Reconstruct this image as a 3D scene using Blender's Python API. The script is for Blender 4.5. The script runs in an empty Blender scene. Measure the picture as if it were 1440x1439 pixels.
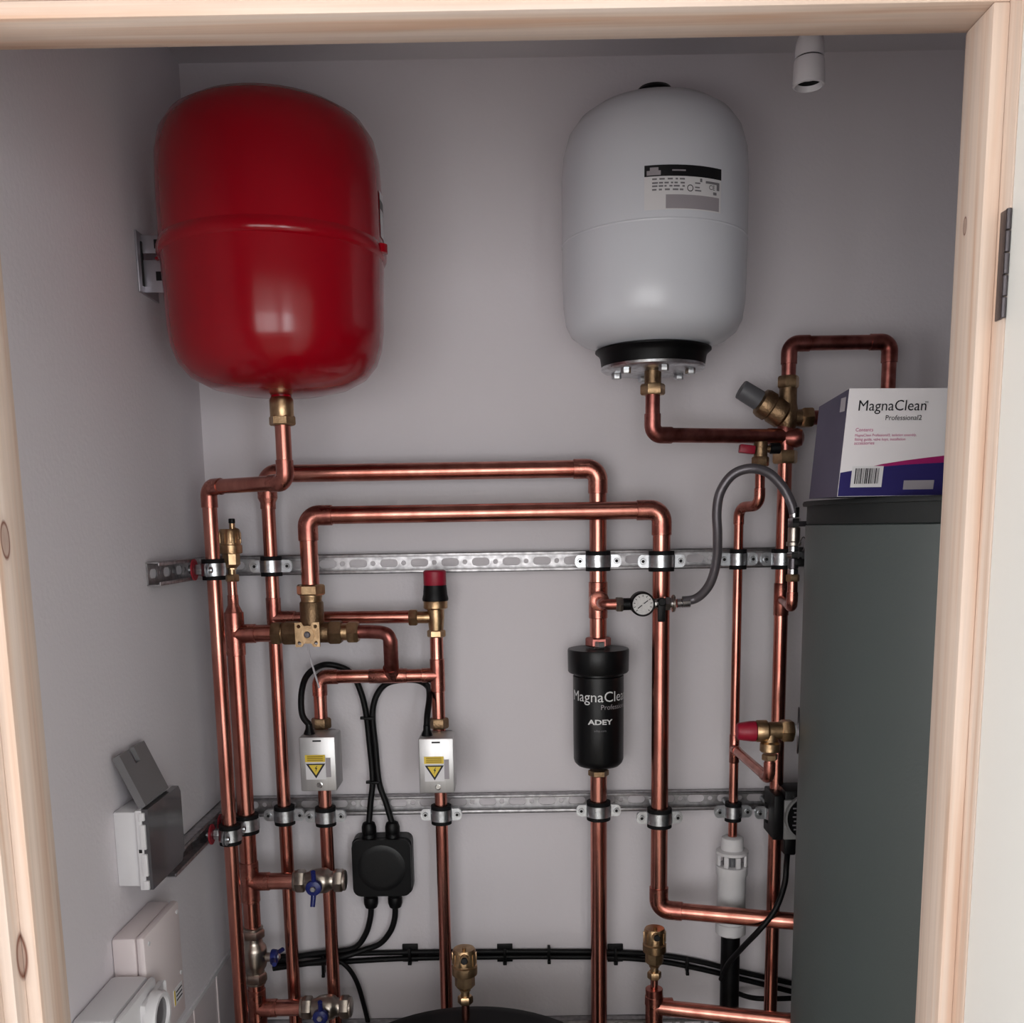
import bpy, bmesh, math, random
from mathutils import Vector, Matrix
from mathutils.geometry import tessellate_polygon
random.seed(3)
scene = bpy.context.scene
COL = scene.collection
V = Vector
# ------------------------------------------------------------------ camera
FPX = 1387.0; PPX, PPY = 720.0, 960.0
CAM = V((0, 0, 1.55))
YAW, PITCH, ROLL = math.radians(0.2), math.radians(9.0), math.radians(0.92)
fw = V((-math.sin(YAW)*math.cos(PITCH), math.cos(YAW)*math.cos(PITCH), -math.sin(PITCH)))
r0 = V((math.cos(YAW), math.sin(YAW), 0)); u0 = r0.cross(fw)
rt = r0*math.cos(ROLL) - u0*math.sin(ROLL); up = r0*math.sin(ROLL) + u0*math.cos(ROLL)
cd = bpy.data.cameras.new('camera'); cam = bpy.data.objects.new('camera', cd); COL.objects.link(cam)
cd.sensor_width = 36; cd.sensor_fit = 'HORIZONTAL'; cd.lens = FPX/1440*36
cd.shift_y = (PPY-719.5)/1440; cd.clip_start = 0.02
mw = Matrix((rt, up, -fw)).transposed().to_4x4(); mw.translation = CAM
cam.matrix_world = mw; scene.camera = cam
# ------------------------------------------------------------------ world, window light, added fills, exposure
w = bpy.data.worlds.new('daylight'); scene.world = w; w.use_nodes = True
w.node_tree.nodes['Background'].inputs[0].default_value = (0.80, 0.88, 1.0, 1)
w.node_tree.nodes['Background'].inputs[1].default_value = 0.6
def area(name, loc, aim, sx, sy, power, col):
    ld = bpy.data.lights.new(name, 'AREA'); ld.shape = 'RECTANGLE'; ld.size = sx; ld.size_y = sy
    ld.energy = power; ld.color = col
    o = bpy.data.objects.new(name, ld); COL.objects.link(o); o.location = loc
    o.rotation_euler = (V(aim)-V(loc)).to_track_quat('-Z', 'Y').to_euler(); return o
area('window_daylight', (-0.45, -1.34, 1.32), (-0.45, 0, 1.32), 1.60, 1.16, 36, (1.0, 0.98, 0.97))
area('added_right_fill', (0.98, -1.34, 1.32), (0.98, 0, 1.32), 0.86, 1.16, 34, (0.93, 0.97, 1.0))  # unseen source added behind the camera to brighten the left wall
area('added_side_fill', (-2.19, -0.65, 1.35), (0, -0.65, 1.35), 1.05, 1.14, 34, (0.97, 0.98, 1.0))  # unseen fill added at the side for the door leaf and hall walls
scene.view_settings.view_transform = 'Standard'; scene.view_settings.look = 'None'
scene.view_settings.exposure = -0.36; scene.view_settings.gamma = 1.0
scene.view_settings.use_curve_mapping = False
scene.cycles.max_bounces = 10; scene.cycles.diffuse_bounces = 5; scene.cycles.glossy_bounces = 5
scene.cycles.caustics_reflective = False; scene.cycles.caustics_refractive = False
scene.cycles.use_denoising = True

# photo point -> world point on a plane of known distance (y) or on a side plane (x)
def ray(px, py): return fw + rt*((px-PPX)/FPX) - up*((py-PPY)/FPX)
def at(px, py, d): q = ray(px, py); return CAM + q*(d/q.y)
def atx(px, py, X): q = ray(px, py); return CAM + q*(X/q.x)
def zat(px, py, d): return at(px, py, d).z
def K(d): return d/FPX
WALL = 1.68
XL = at(290, 700, WALL).x; XR = 1.02; ZC = zat(1300, 71, WALL)

# ------------------------------------------------------------------ materials
def lin(c): return tuple(((x/255)/12.92 if x/255 <= .04045 else ((x/255+.055)/1.055)**2.4) for x in c)
def M(name, rgb, rough=.5, metal=0., var=0., scale=20., bump=0., bscale=None, coat=0., stretch=(1,1,1), var_rgb=None, spec=None, alpha_tr=0., rvar=0.):
    m = bpy.data.materials.new(name); m.use_nodes = True; nt = m.node_tree; N = nt.nodes; L = nt.links
    b = N['Principled BSDF']; c = (*lin(rgb), 1)
    b.inputs['Base Color'].default_value = c; b.inputs['Roughness'].default_value = rough; b.inputs['Metallic'].default_value = metal
    if coat: b.inputs['Coat Weight'].default_value = coat; b.inputs['Coat Roughness'].default_value = .08
    if spec is not None: b.inputs['Specular IOR Level'].default_value = spec
    if alpha_tr: b.inputs['Transmission Weight'].default_value = alpha_tr
    tc = N.new('ShaderNodeTexCoord'); mp = N.new('ShaderNodeMapping'); L.new(tc.outputs['Object'], mp.inputs[0])
    mp.inputs['Scale'].default_value = stretch
    nz = N.new('ShaderNodeTexNoise'); nz.inputs['Scale'].default_value = scale; nz.inputs['Detail'].default_value = 5
    L.new(mp.outputs[0], nz.inputs['Vector'])
    if var:
        mx = N.new('ShaderNodeMix'); mx.data_type = 'RGBA'
        c2 = (*lin(var_rgb), 1) if var_rgb else tuple(x*(1-var) for x in c[:3])+(1,)
        rp = N.new('ShaderNodeMapRange'); rp.inputs[1].default_value = .35; rp.inputs[2].default_value = .7
        L.new(nz.outputs[0], rp.inputs[0]); L.new(rp.outputs[0], mx.inputs[0])
        mx.inputs[6].default_value = c; mx.inputs[7].default_value = c2; L.new(mx.outputs[2], b.inputs['Base Color'])
    if rvar:
        rr = N.new('ShaderNodeMapRange'); rr.inputs[3].default_value = rough-rvar; rr.inputs[4].default_value = rough+rvar
        L.new(nz.outputs[0], rr.inputs[0]); L.new(rr.outputs[0], b.inputs['Roughness'])
    if bump:
        n2 = N.new('ShaderNodeTexNoise'); n2.inputs['Scale'].default_value = bscale or scale; n2.inputs['Detail'].default_value = 4
        L.new(tc.outputs['Object'], n2.inputs['Vector'])
        bp = N.new('ShaderNodeBump'); bp.inputs['Strength'].default_value = bump; bp.inputs['Distance'].default_value = .002
        L.new(n2.outputs[0], bp.inputs['Height']); L.new(bp.outputs[0], b.inputs['Normal'])
    return m
def wood(name, along, knots=()):
    m = bpy.data.materials.new(name); m.use_nodes = True; nt = m.node_tree; N = nt.nodes; L = nt.links; b = N['Principled BSDF']
    b.inputs['Roughness'].default_value = .55
    tc = N.new('ShaderNodeTexCoord')
    def mapped(s):
        mp = N.new('ShaderNodeMapping'); mp.inputs['Scale'].default_value = s; L.new(tc.outputs['Object'], mp.inputs[0]); return mp.outputs[0]
    s = (70, 70, 2.2) if along == 'z' else (2.2, 70, 70)
    n1 = N.new('ShaderNodeTexNoise'); n1.inputs['Scale'].default_value = 1; n1.inputs['Detail'].default_value = 3; n1.inputs['Distortion'].default_value = .6
    L.new(mapped(s), n1.inputs['Vector'])
    rp = N.new('ShaderNodeValToRGB'); e = rp.color_ramp.elements
    e[0].position = .3; e[0].color = (*lin((216,180,156)), 1); e[1].position = .5; e[1].color = (*lin((228,206,190)), 1)
    q = e.new(.72); q.color = (*lin((232,214,202)), 1)
    L.new(n1.outputs[0], rp.inputs[0]); colr = rp.outputs[0]
    s2 = (300, 300, 6) if along == 'z' else (6, 300, 300)
    n2 = N.new('ShaderNodeTexNoise'); n2.inputs['Scale'].default_value = 1; L.new(mapped(s2), n2.inputs['Vector'])
    mx = N.new('ShaderNodeMix'); mx.data_type = 'RGBA'; mx.blend_type = 'MULTIPLY'; mx.inputs[0].default_value = .25
    L.new(colr, mx.inputs[6]); L.new(n2.outputs[0], mx.inputs[7]); colr = mx.outputs[2]
    for kp, kr in knots:                               # knots: dark ring round a brown eye
        vs = N.new('ShaderNodeVectorMath'); vs.operation = 'SUBTRACT'; L.new(tc.outputs['Object'], vs.inputs[0]); vs.inputs[1].default_value = kp
        vm = N.new('ShaderNodeVectorMath'); vm.operation = 'MULTIPLY'; L.new(vs.outputs[0], vm.inputs[0])
        vm.inputs[1].default_value = (1, 1, .45) if along == 'z' else (.45, 1, 1)
        ln = N.new('ShaderNodeVectorMath'); ln.operation = 'LENGTH'; L.new(vm.outputs[0], ln.inputs[0])
        kr_ = N.new('ShaderNodeValToRGB'); ke = kr_.color_ramp.elements
        mr = N.new('ShaderNodeMapRange'); mr.inputs[2].default_value = kr*1.4; L.new(ln.outputs['Value'], mr.inputs[0]); L.new(mr.outputs[0], kr_.inputs[0])
        ke[0].position = 0; ke[0].color = (.55, .55, .55, 1); ke[1].position = 1; ke[1].color = (0, 0, 0, 1)
        a = ke.new(.55); a.color = (.45, .45, .45, 1); a = ke.new(.66); a.color = (1, 1, 1, 1); a = ke.new(.78); a.color = (.1, .1, .1, 1)
        mk_ = N.new('ShaderNodeMix'); mk_.data_type = 'RGBA'; L.new(kr_.outputs[0], mk_.inputs[0])
        L.new(colr, mk_.inputs[6]); mk_.inputs[7].default_value = (*lin((110, 62, 45)), 1); colr = mk_.outputs[2]
    L.new(colr, b.inputs['Base Color']); return m

PAINT = M('wall_paint', (224,218,222), .75, bump=.25, bscale=160)
PAINTC = M('ceiling_paint', (222,218,221), .8, bump=.2, bscale=120)
HALLP = M('hall_paint', (240,238,235), .8)
FLOORM = M('floor_vinyl', (150,138,126), .5, var=.2, scale=6)
DOORP = M('door_white_paint', (252,252,248), .45, bump=.06, bscale=90)
COPPER = M('copper', (212,145,130), .24, 1, var=.5, var_rgb=(172,105,92), scale=34, stretch=(1,1,.35), rvar=.08)
COPPERF = M('copper_fitting', (200,132,117), .28, 1, var=.5, var_rgb=(158,97,88), scale=50, rvar=.08)
COPPERD = M('aged_copper', (184,118,110), .34, 1, var=.5, var_rgb=(120,66,60), scale=40, rvar=.08)
BRASS = M('brass', (196,166,130), .33, 1, var=.4, var_rgb=(160,130,98), scale=70, bump=.15, bscale=300)
BRASSD = M('cast_brass', (150,124,96), .42, 1, var=.4, var_rgb=(116,94,72), scale=60, bump=.3, bscale=350)
NICKEL = M('nickel', (186,176,166), .3, 1, var=.3, scale=60)
CHROME = M('chrome', (205,205,205), .14, 1, var=.1, scale=40)
ZINC = M('zinc_plate', (214,218,222), .3, 1, var=.35, var_rgb=(170,170,172), scale=90, rvar=.08)
GALV = M('galvanised_steel', (184,182,184), .42, 1, var=.4, var_rgb=(150,148,150), scale=110, rvar=.1)
STEELBOX = M('brushed_steel_plate', (206,205,205), .42, .85, var=.12, scale=120, stretch=(1,1,.1))
STEELD = M('dark_steel', (92,88,92), .35, .9)
RUBBER = M('black_rubber', (10,10,12), .7, spec=.25)
BLACK = M('black_plastic', (9,9,11), .45, var=.2, scale=60, spec=.2)
BLACKM = M('black_satin_body', (11,12,14), .36, bump=.08, bscale=400, spec=.3)
BLACKC = M('black_cable_sheath', (9,9,11), .5, spec=.25)
RED = M('red_gloss_paint', (148,4,22), .17, spec=.4, var=.08, scale=8)
WHITEV = M('white_gloss_paint', (216,218,225), .26)
REDP = M('red_plastic', (150,14,44), .45)
REDW = M('red_washer_rubber', (150,24,40), .6)
BLUEP = M('blue_enamel', (22,34,104), .38)
GREYP = M('grey_plastic', (92,92,96), .5)
GREYT = M('smoked_lid_plastic', (74,72,75), .22, coat=.3)
GREYF = M('grey_flap_plastic', (112,110,112), .5)
WHITEP = M('white_plastic', (222,220,222), .42)
WHITEPW = M('warm_white_plastic', (226,214,214), .42)
LAMPP = M('lampholder_plastic', (226,222,226), .4)
PUMPG = M('pump_grey', (128,128,128), .5)
CYLG = M('grey_green_casing', (78,85,84), .5, var=.08, scale=3, bump=.12, bscale=220)
CYLL = M('dark_lid_rubber', (24,27,27), .65)
CARD = M('white_printed_card', (236,232,234), .5)
CARDS = M('purple_printed_card', (72,68,88), .45, var=.35, var_rgb=(44,40,64), scale=7)
NAVY = M('navy_print', (40,34,98), .5)
MAGENTA = M('magenta_print', (160,28,100), .5)
TXTB = M('black_ink', (22,22,28), .6)
TXTM = M('magenta_ink', (190,70,130), .6)
TXTW = M('white_ink', (225,225,225), .6)
TXTG = M('grey_ink', (120,118,122), .6)
LABELW = M('label_white', (222,220,222), .5)
LABELB = M('label_black', (16,17,20), .4)
LABELG = M('label_grey', (158,152,157), .5)
YELLOW = M('warning_yellow', (226,196,60), .5)
YELLOWD = M('warning_print', (170,140,20), .5)
DIALW = M('gauge_dial', (215,213,212), .5, var=.15, scale=300)
HOSEM = M('braided_hose', (104,100,105), .3, .5, bump=.15, bscale=900)
DARK = M('dark_void', (12,10,12), .8)
TIE = M('clear_tie', (215,212,218), .3, alpha_tr=.4)
BRACKET = M('bracket_steel', (176,172,178), .4, .7)
CLEARP = M('frosted_lid', (206,196,198), .25)

# ------------------------------------------------------------------ mesh builder
def frame(axis):
    a = V(axis).normalized()
    ref = V((0, 0, 1)) if abs(a.z) < .9 else V((0, -1, 0))
    x = ref.cross(a).normalized(); return x, a.cross(x), a
class MB:
    def __init__(s): s.v = []; s.f = []
    def add(s, vs, fs):
        n = len(s.v); s.v += [V(p) for p in vs]; s.f += [tuple(i+n for i in f) for f in fs]; return s
    def lathe(s, prof, o, axis=(0,0,1), seg=28, rot=0., cap=True):
        ex, ey, ez = frame(axis); o = V(o); vs = []; fs = []
        for r, t in prof:
            for k in range(seg):
                a = 2*math.pi*k/seg + rot
                vs.append(o + ex*(r*math.cos(a)) + ey*(r*math.sin(a)) + ez*t)
        for i in range(len(prof)-1):
            for k in range(seg):
                k2 = (k+1) % seg; fs.append((i*seg+k, i*seg+k2, (i+1)*seg+k2, (i+1)*seg+k))
        if cap:
            fs.append(tuple(reversed(range(seg)))); n = (len(prof)-1)*seg; fs.append(tuple(range(n, n+seg)))
        return s.add(vs, fs)
    def cyl(s, a, b, r, seg=20, ch=0.):
        a = V(a); b = V(b); h = (b-a).length
        pr = [(r, 0), (r, h)] if not ch else [(r-ch, 0), (r, ch), (r, h-ch), (r-ch, h)]
        return s.lathe(pr, a, b-a, seg)
    def hexn(s, o, axis, r, h, rot=0.):
        c = h*.14; return s.lathe([(r*.9, 0), (r, c), (r, h-c), (r*.9, h)], o, axis, 6, rot)
    def ring(s, o, axis, ri, ro, h, seg=28):
        return s.lathe([(ri, -h/2), (ro, -h/2), (ro, h/2), (ri, h/2), (ri, -h/2)], o, axis, seg, cap=False)
    def box(s, c, size, bev=0., rot=None, seg=2):
        bm = bmesh.new(); bmesh.ops.create_cube(bm, size=1)
        for q in bm.verts: q.co = V((q.co.x*size[0], q.co.y*size[1], q.co.z*size[2]))
        if bev: bmesh.ops.bevel(bm, geom=bm.edges[:], offset=bev, segments=seg, affect='EDGES', profile=.5)
        m = (rot.to_4x4() if rot is not None else Matrix.Identity(4)); m.translation = V(c)
        bm.transform(m); bm.verts.index_update()
        s.add([q.co.copy() for q in bm.verts], [tuple(q.index for q in f.verts) for f in bm.faces]); bm.free(); return s
    def box2(s, a, b, bev=0.):
        a = V(a); b = V(b); return s.box((a+b)/2, [abs(q) for q in (b-a)], bev)
    def tube(s, pts, r, seg=12, cap=True):
        pts = [V(p) for p in pts]; n = len(pts)
        rs = r if isinstance(r, (list, tuple)) else [r]*n
        t = [(pts[min(i+1, n-1)]-pts[max(i-1, 0)]).normalized() for i in range(n)]
        ex, ey, _ = frame(t[0]); vs = []; fs = []
        for i in range(n):
            if i: ex = (ex - t[i]*ex.dot(t[i])).normalized()
            ey = t[i].cross(ex)
            for k in range(seg):
                a = 2*math.pi*k/seg; vs.append(pts[i] + (ex*math.cos(a)+ey*math.sin(a))*rs[i])
        for i in range(n-1):
            for k in range(seg):
                k2 = (k+1) % seg; fs.append((i*seg+k, i*seg+k2, (i+1)*seg+k2, (i+1)*seg+k))
        if cap: fs.append(tuple(reversed(range(seg)))); fs.append(tuple(range((n-1)*seg, n*seg)))
        return s.add(vs, fs)
    def plate(s, o, ex, ey, loops, th):          # flat plate with holes, extruded th along ex x ey
        o = V(o); ex = V(ex).normalized(); ey = V(ey).normalized(); ez = ex.cross(ey)
        flat = [p for l in loops for p in l]; n = len(flat)
        tri = tessellate_polygon([[V((p[0], p[1], 0)) for p in l] for l in loops])
        P = [o+ex*p[0]+ey*p[1] for p in flat]
        fs = []
        for a, b, c in tri:
            A, B, C = flat[a], flat[b], flat[c]
            if (B[0]-A[0])*(C[1]-A[1])-(B[1]-A[1])*(C[0]-A[0]) < 0: b, c = c, b
            fs.append((a+n, b+n, c+n)); fs.append((c, b, a))
        k = 0
        for li, l in enumerate(loops):
            m = len(l); ar = sum(l[i][0]*l[(i+1) % m][1]-l[(i+1) % m][0]*l[i][1] for i in range(m))
            for i in range(m):
                a, b = k+i, k+(i+1) % m
                fs.append((a, b, b+n, a+n) if (ar > 0) == (li == 0) else (b, a, a+n, b+n))
            k += m
        return s.add(P+[p+ez*th for p in P], fs)
    def build(s, name, mat, parent=None, off=(0,0,0), smooth=True):
        me = bpy.data.meshes.new(name); off = V(off)
        me.from_pydata([p-off for p in s.v], [], s.f); me.validate(); me.update()
        if mat: me.materials.append(mat)
        if smooth:
            me.shade_smooth(); me.set_sharp_from_angle(angle=math.radians(38))
        o = bpy.data.objects.new(name, me); COL.objects.link(o)
        if parent: o.parent = parent
        return o
def circ(cx, cy, r, n=12): return [(cx+r*math.cos(2*math.pi*i/n), cy+r*math.sin(2*math.pi*i/n)) for i in range(n)]
def slot(cx, cy, L, r, n=6):
    a = [(cx+L/2-r+r*math.cos(-math.pi/2+math.pi*i/n), cy+r*math.sin(-math.pi/2+math.pi*i/n)) for i in range(n+1)]
    b = [(cx-L/2+r+r*math.cos(math.pi/2+math.pi*i/n), cy+r*math.sin(math.pi/2+math.pi*i/n)) for i in range(n+1)]
    return a+b
def rrect(x0, y0, x1, y1, r, n=4):
    o = []
    for cx, cy, a0 in ((x1-r, y0+r, -90), (x1-r, y1-r, 0), (x0+r, y1-r, 90), (x0+r, y0+r, 180)):
        o += [(cx+r*math.cos(math.radians(a0+90*i/n)), cy+r*math.sin(math.radians(a0+90*i/n))) for i in range(n+1)]
    return o
def spline(pts, n=6):
    pts = [V(p) for p in pts]; out = []
    for i in range(len(pts)-1):
        p0, p1, p2, p3 = pts[max(i-1, 0)], pts[i], pts[i+1], pts[min(i+2, len(pts)-1)]
        for k in range(n):
            t = k/n; out.append(.5*((2*p1)+(p2-p0)*t+(2*p0-5*p1+4*p2-p3)*t*t+(3*p1-p0-3*p2+p3)*t**3))
    return out+[pts[-1]]
def text_mb(txt, width, bold=0.):
    cu = bpy.data.curves.new('txt', 'FONT'); cu.body = txt; cu.resolution_u = 3; cu.offset = bold
    o = bpy.data.objects.new('txt', cu); COL.objects.link(o)
    me = bpy.data.meshes.new_from_object(o.evaluated_get(bpy.context.evaluated_depsgraph_get()))
    vs = [q.co.copy() for q in me.vertices]; fs = [tuple(p.vertices) for p in me.polygons]
    bpy.data.objects.remove(o); bpy.data.curves.remove(cu); bpy.data.meshes.remove(me)
    x0 = min(q.x for q in vs); x1 = max(q.x for q in vs); k = width/(x1-x0)
    return [((q.x-x0)*k, q.y*k) for q in vs], fs
class Thing:
    def __init__(s, name, label, cat, loc, group=None):
        s.loc = V(loc); o = s.o = bpy.data.objects.new(name, None); COL.objects.link(o)
        o.location = loc; o.empty_display_size = .02; o['label'] = label; o['category'] = cat
        if group: o['group'] = group
    def part(s, name, mb, mat, label=None, parent=None, smooth=True):
        o = mb.build(name, mat, parent or s.o, s.loc, smooth)
        if label: o['label'] = label
        return o
def tag(o, label, cat, group=None):
    o['label'] = label; o['category'] = cat
    if group: o['group'] = group
    return o
def solo(name, mb, mat, label, cat, loc=(0,0,0), group=None):
    o = mb.build(name, mat, None, loc); o.location = loc; return tag(o, label, cat, group)
def struct(name, mb, mat, smooth=False, parent=None):
    o = mb.build(name, mat, parent, (0,0,0), smooth)
    if not parent: o['kind'] = 'structure'
    return o
# ------------------------------------------------------------------ pipes
def pipes(T, pts, D, mat=None, elbow=None, R=None, sock=.75, ends=(0, 0)):
    """straight lengths joined by soldered elbows at each corner"""
    pts = [V(p) for p in pts]; r = D/2; R = R or D*.66; mat = mat or COPPER; elbow = elbow or COPPERF
    cut = [0.]*len(pts)
    for i in range(1, len(pts)-1):
        a = (pts[i]-pts[i-1]).normalized(); b = (pts[i+1]-pts[i]).normalized()
        th = a.angle(b); t = R*math.tan(th/2); s = D*sock; cut[i] = t
        c = pts[i]-a*t; bis = (b-a).normalized(); ctr = pts[i]+bis*(R/math.cos(th/2))
        path = [c-a*s, c-a*s*.98]; n = 10
        u = (c-ctr).normalized(); ax = a.cross(b).normalized()
        path += [ctr+Matrix.Rotation(th*k/n, 3, ax) @ (u*R) for k in range(n+1)]
        path += [pts[i]+b*(t+s*.98), pts[i]+b*(t+s)]
        rr = r*1.13; T.part('elbow', MB().tube(path, [r*1.04]+[rr]*(len(path)-2)+[r*1.04], 20), elbow)
    for i in range(len(pts)-1):
        a = (pts[i+1]-pts[i]).normalized()
        T.part('pipe_length', MB().cyl(pts[i]+a*cut[i], pts[i+1]-a*cut[i+1], r, 24), mat)
def tee(T, c, main, branch, D, Lm=None, Lb=None, Db=None):
    c = V(c); m = V(main).normalized(); b = V(branch).normalized(); r = D*.55; Lm = Lm or D*1.25; Lb = Lb or D*1.2
    Db = Db or D
    mb = MB().lathe([(D*.515, -Lm), (r, -Lm+.0008), (r, Lm-.0008), (D*.515, Lm)], c, m, 24)
    mb.lathe([(r*1.02, 0), (r, D*.45), (Db*.55, D*.72), (Db*.55, Lb-.0008), (Db*.515, Lb)], c, b, 24)
    T.part('tee', mb, COPPERF)
def nut(T, o, axis, r, h, mat=None, rot=0., name='compression_nut', label=None):
    return T.part(name, MB().hexn(V(o)-V(axis).normalized()*h/2, axis, r, h, rot), mat or BRASS, label)
Z = V((0,0,1)); X = V((1,0,0)); Y = V((0,1,0))
def vert(px, py, d, *ys):     # points on one plumb line: x from one reference, heights from image rows
    p = at(px, py, d); out = []
    for yy in ys:
        xx = px
        for _ in range(3):    # follow the plumb line in the picture
            q = at(xx, yy, d); xx += (p.x-q.x)/K(d)
        out.append(V((p.x, d, at(xx, yy, d).z)))
    return out

# ------------------------------------------------------------------ the room
SX0 = at(60, 1430, .762).x; SX1 = at(1319, 1430, .762).x; SZ = zat(620, 16, .762)
YS0, YS1, YF, YB = .762, .805, .7455, .835
struct('floor', MB().box2((-2.2, -1.35, -.06), (1.6, WALL+.1, 0)), FLOORM)
struct('wall_back', MB().box2((XL-.1, WALL, 0), (XR+.1, WALL+.1, ZC+.1)), PAINT)
struct('wall_left', MB().box2((XL-.1, YB, 0), (XL, WALL, ZC+.1)), PAINT)
struct('wall_right', MB().box2((XR, YB, 0), (XR+.1, WALL, ZC+.1)), PAINT)
struct('ceiling', MB().box2((XL, YB, ZC), (XR, WALL, ZC+.1)), PAINTC)
LT = .03
struct('wall_front', MB().box2((-2.2, YF, 0), (SX0-.012-LT, YB, 2.42)).box2((SX1+.012+LT, YF, 0), (1.6, YB, 2.42))
       .box2((SX0-.012-LT, YF, SZ+.012+LT), (SX1+.012+LT, YB, 2.42)), HALLP)
YR = -1.35                                           # rear wall of the landing, with the window that lights the cupboard
struct('wall_west', MB().box2((-2.3, YR, 0), (-2.2, -1.19, 2.42)).box2((-2.3, -.11, 0), (-2.2, YF, 2.42))
       .box2((-2.3, -1.19, 0), (-2.2, -.11, .76)).box2((-2.3, -1.19, 1.94), (-2.2, -.11, 2.42)), HALLP)
struct('wall_east', MB().box2((1.6, YR, 0), (1.7, YF, 2.42)), HALLP)
wx0, wx1, wz0, wz1 = -1.27, .37, .72, 1.92
struct('wall_rear', MB().box2((-2.3, YR-.1, 0), (wx0, YR, 2.42)).box2((1.42, YR-.1, 0), (1.7, YR, 2.42)).box2((wx1, YR-.1, 0), (.54, YR, 2.42))
       .box2((.54, YR-.1, 0), (1.42, YR, wz0)).box2((.54, YR-.1, wz1), (1.42, YR, 2.42))
       .box2((wx0, YR-.1, 0), (wx1, YR, wz0)).box2((wx0, YR-.1, wz1), (wx1, YR, 2.42)), HALLP)
def window(n, horizontal, p0, p1, z0, z1, depth):
    wf = MB(); mid = (p0+p1)/2
    for a0, a1, b0, b1 in ((p0, p0+.05, z0, z1), (p1-.05, p1, z0, z1), (p0, p1, z0, z0+.05), (p0, p1, z1-.05, z1), (mid-.025, mid+.025, z0, z1)):
        if horizontal: wf.box2((a0, depth-.03, b0), (a1, depth+.03, b1))
        else: wf.box2((depth-.03, a0, b0), (depth+.03, a1, b1))
    struct('window_%d' % n, wf, DOORP)
window(1, True, wx0, wx1, wz0, wz1, YR+.05)
window(3, True, .54, 1.42, wz0, wz1, YR+.05)  # invented window, framing the fill added for the left wall
window(2, False, -1.19, -.11, .76, 1.94, -2.14)  # unseen window put in around the side fill
struct('ceiling', MB().box2((-2.3, YR-.1, 2.42), (1.7, YB, 2.52)), HALLP)
# door lining with planted stops
def ptw(px, py, d): q = at(px, py, d); return (q.x, q.y, q.z)
WL = wood('pine_left', 'z', [(ptw(20, 1345, .762), .011), (ptw(8, 560, .762), .010), (ptw(4, 760, .775), .007)])
WR = wood('pine_right', 'z', [(ptw(1357, 318, .79), .003)]); WH = wood('pine_head', 'x')
def lining(n, a, b, m): return struct('trim_%d' % n, MB().box2(a, b, .0015), m, True)
lining(1, (SX0-.012-LT, YF, 0), (SX0-.012, YB, SZ+.012), WL)
lining(2, (SX1+.012, YF, 0), (SX1+.012+LT, YB, SZ+.012), WR)
lining(3, (SX0-.012-LT, YF, SZ+.012), (SX1+.012+LT, YB, SZ+.012+LT), WH)
lining(4, (SX0-.012, YS0, 0), (SX0, YS1, SZ), WL)
lining(5, (SX1, YS0, 0), (SX1+.012, YS1, SZ), WR)
lining(6, (SX0-.012, YS0, SZ), (SX1+.012, YS1, SZ+.012), WH)
lining(7, (SX0-.022-.065, YF-.016, 0), (SX0-.022, YF, SZ+.02), WL)
lining(8, (SX0-.022-.065, YF-.016, SZ+.02), (SX1+.09, YF, SZ+.085), WH)
# open door leaf on the right, hinged
HX, HY = SX1+.0125, .7445
ang = math.radians(3.0)
ex = V((math.sin(ang), -math.cos(ang), 0)); en = V((math.cos(ang), math.sin(ang), 0))
rotm = Matrix((ex, en, Z)).transposed()
c = V((HX, HY, 0)) + ex*.36 + en*.0175 + Z*(SZ/2+.008)
struct('door_1', MB().box(c, (.72, .035, SZ-.01), .0015, rotm), DOORP, True)
T = Thing('hinge', 'grey steel butt hinge in edge of right door jamb', 'hinge', (SX1+.012, .75, zat(1408, 440, .75)))
hz0, hz1 = zat(1405, 448, .745), zat(1416, 292, .745)
T.part('hinge_leaf', MB().box2((SX1+.0108, .747, hz0), (SX1+.0125, .757, hz1), .0005), STEELD)
for k in range(5):
    a = hz0+(hz1-hz0)*k/5; b = hz0+(hz1-hz0)*(k+1)/5-.0008
    T.part('knuckle', MB().cyl((SX1+.0108, .7440, a), (SX1+.0108, .7440, b), .0020, 12, .0004), STEELD)

# ------------------------------------------------------------------ strut rails
def rail_mb(o, ex, en, L):   # o: lower end of the back plate centre line on the wall; en: out of the wall
    h, dp, t, lip = .0165, .019, .0018, .0055
    ex = V(ex); en = V(en); o = V(o); ey = Z
    bp, body = MB(), MB()
    pitch = .051; n = max(1, int(L/pitch)); p = L/n
    sgn = 1 if ex.cross(ey).dot(en) > 0 else -1
    for i in range(n):
        x0 = i*p; loops = [[(x0, -h), (x0+p, -h), (x0+p, h), (x0, h)], slot(x0+p*.42, 0, .030, .0068), circ(x0+p*.90, 0, .0042, 10)]
        bp.plate(o+en*(.0006 if sgn > 0 else .0006+t), ex, ey, loops, t*sgn)
    def bar(a0, a1, z0, z1):
        q = o+en*a0+Z*z0; q2 = o+ex*L+en*a1+Z*z1
        body.box2((min(q.x, q2.x), min(q.y, q2.y), min(q.z, q2.z)), (max(q.x, q2.x), max(q.y, q2.y), max(q.z, q2.z)), .0004)
    for s in (1, -1):
        bar(0, dp, s*h, s*(h-t)); bar(dp-t, dp, s*h, s*(h-lip))
    return bp, body
def rail(label, o, ex, en, L):
    T = Thing('strut_rail', label, 'rail', o, 'slotted steel strut rails')
    bp, body = rail_mb(o, ex, en, L)
    T.part('slotted_back', bp, GALV, smooth=False); T.part('channel_flanges', body, GALV)
    return T
Z1 = zat(700, 790, WALL-.012); Z2 = zat(510, 1147, WALL-.02)+.0165; Z3 = zat(720, 1437, WALL-.02)-.0165
XRL = at(1134, 787, WALL-.01).x
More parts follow.
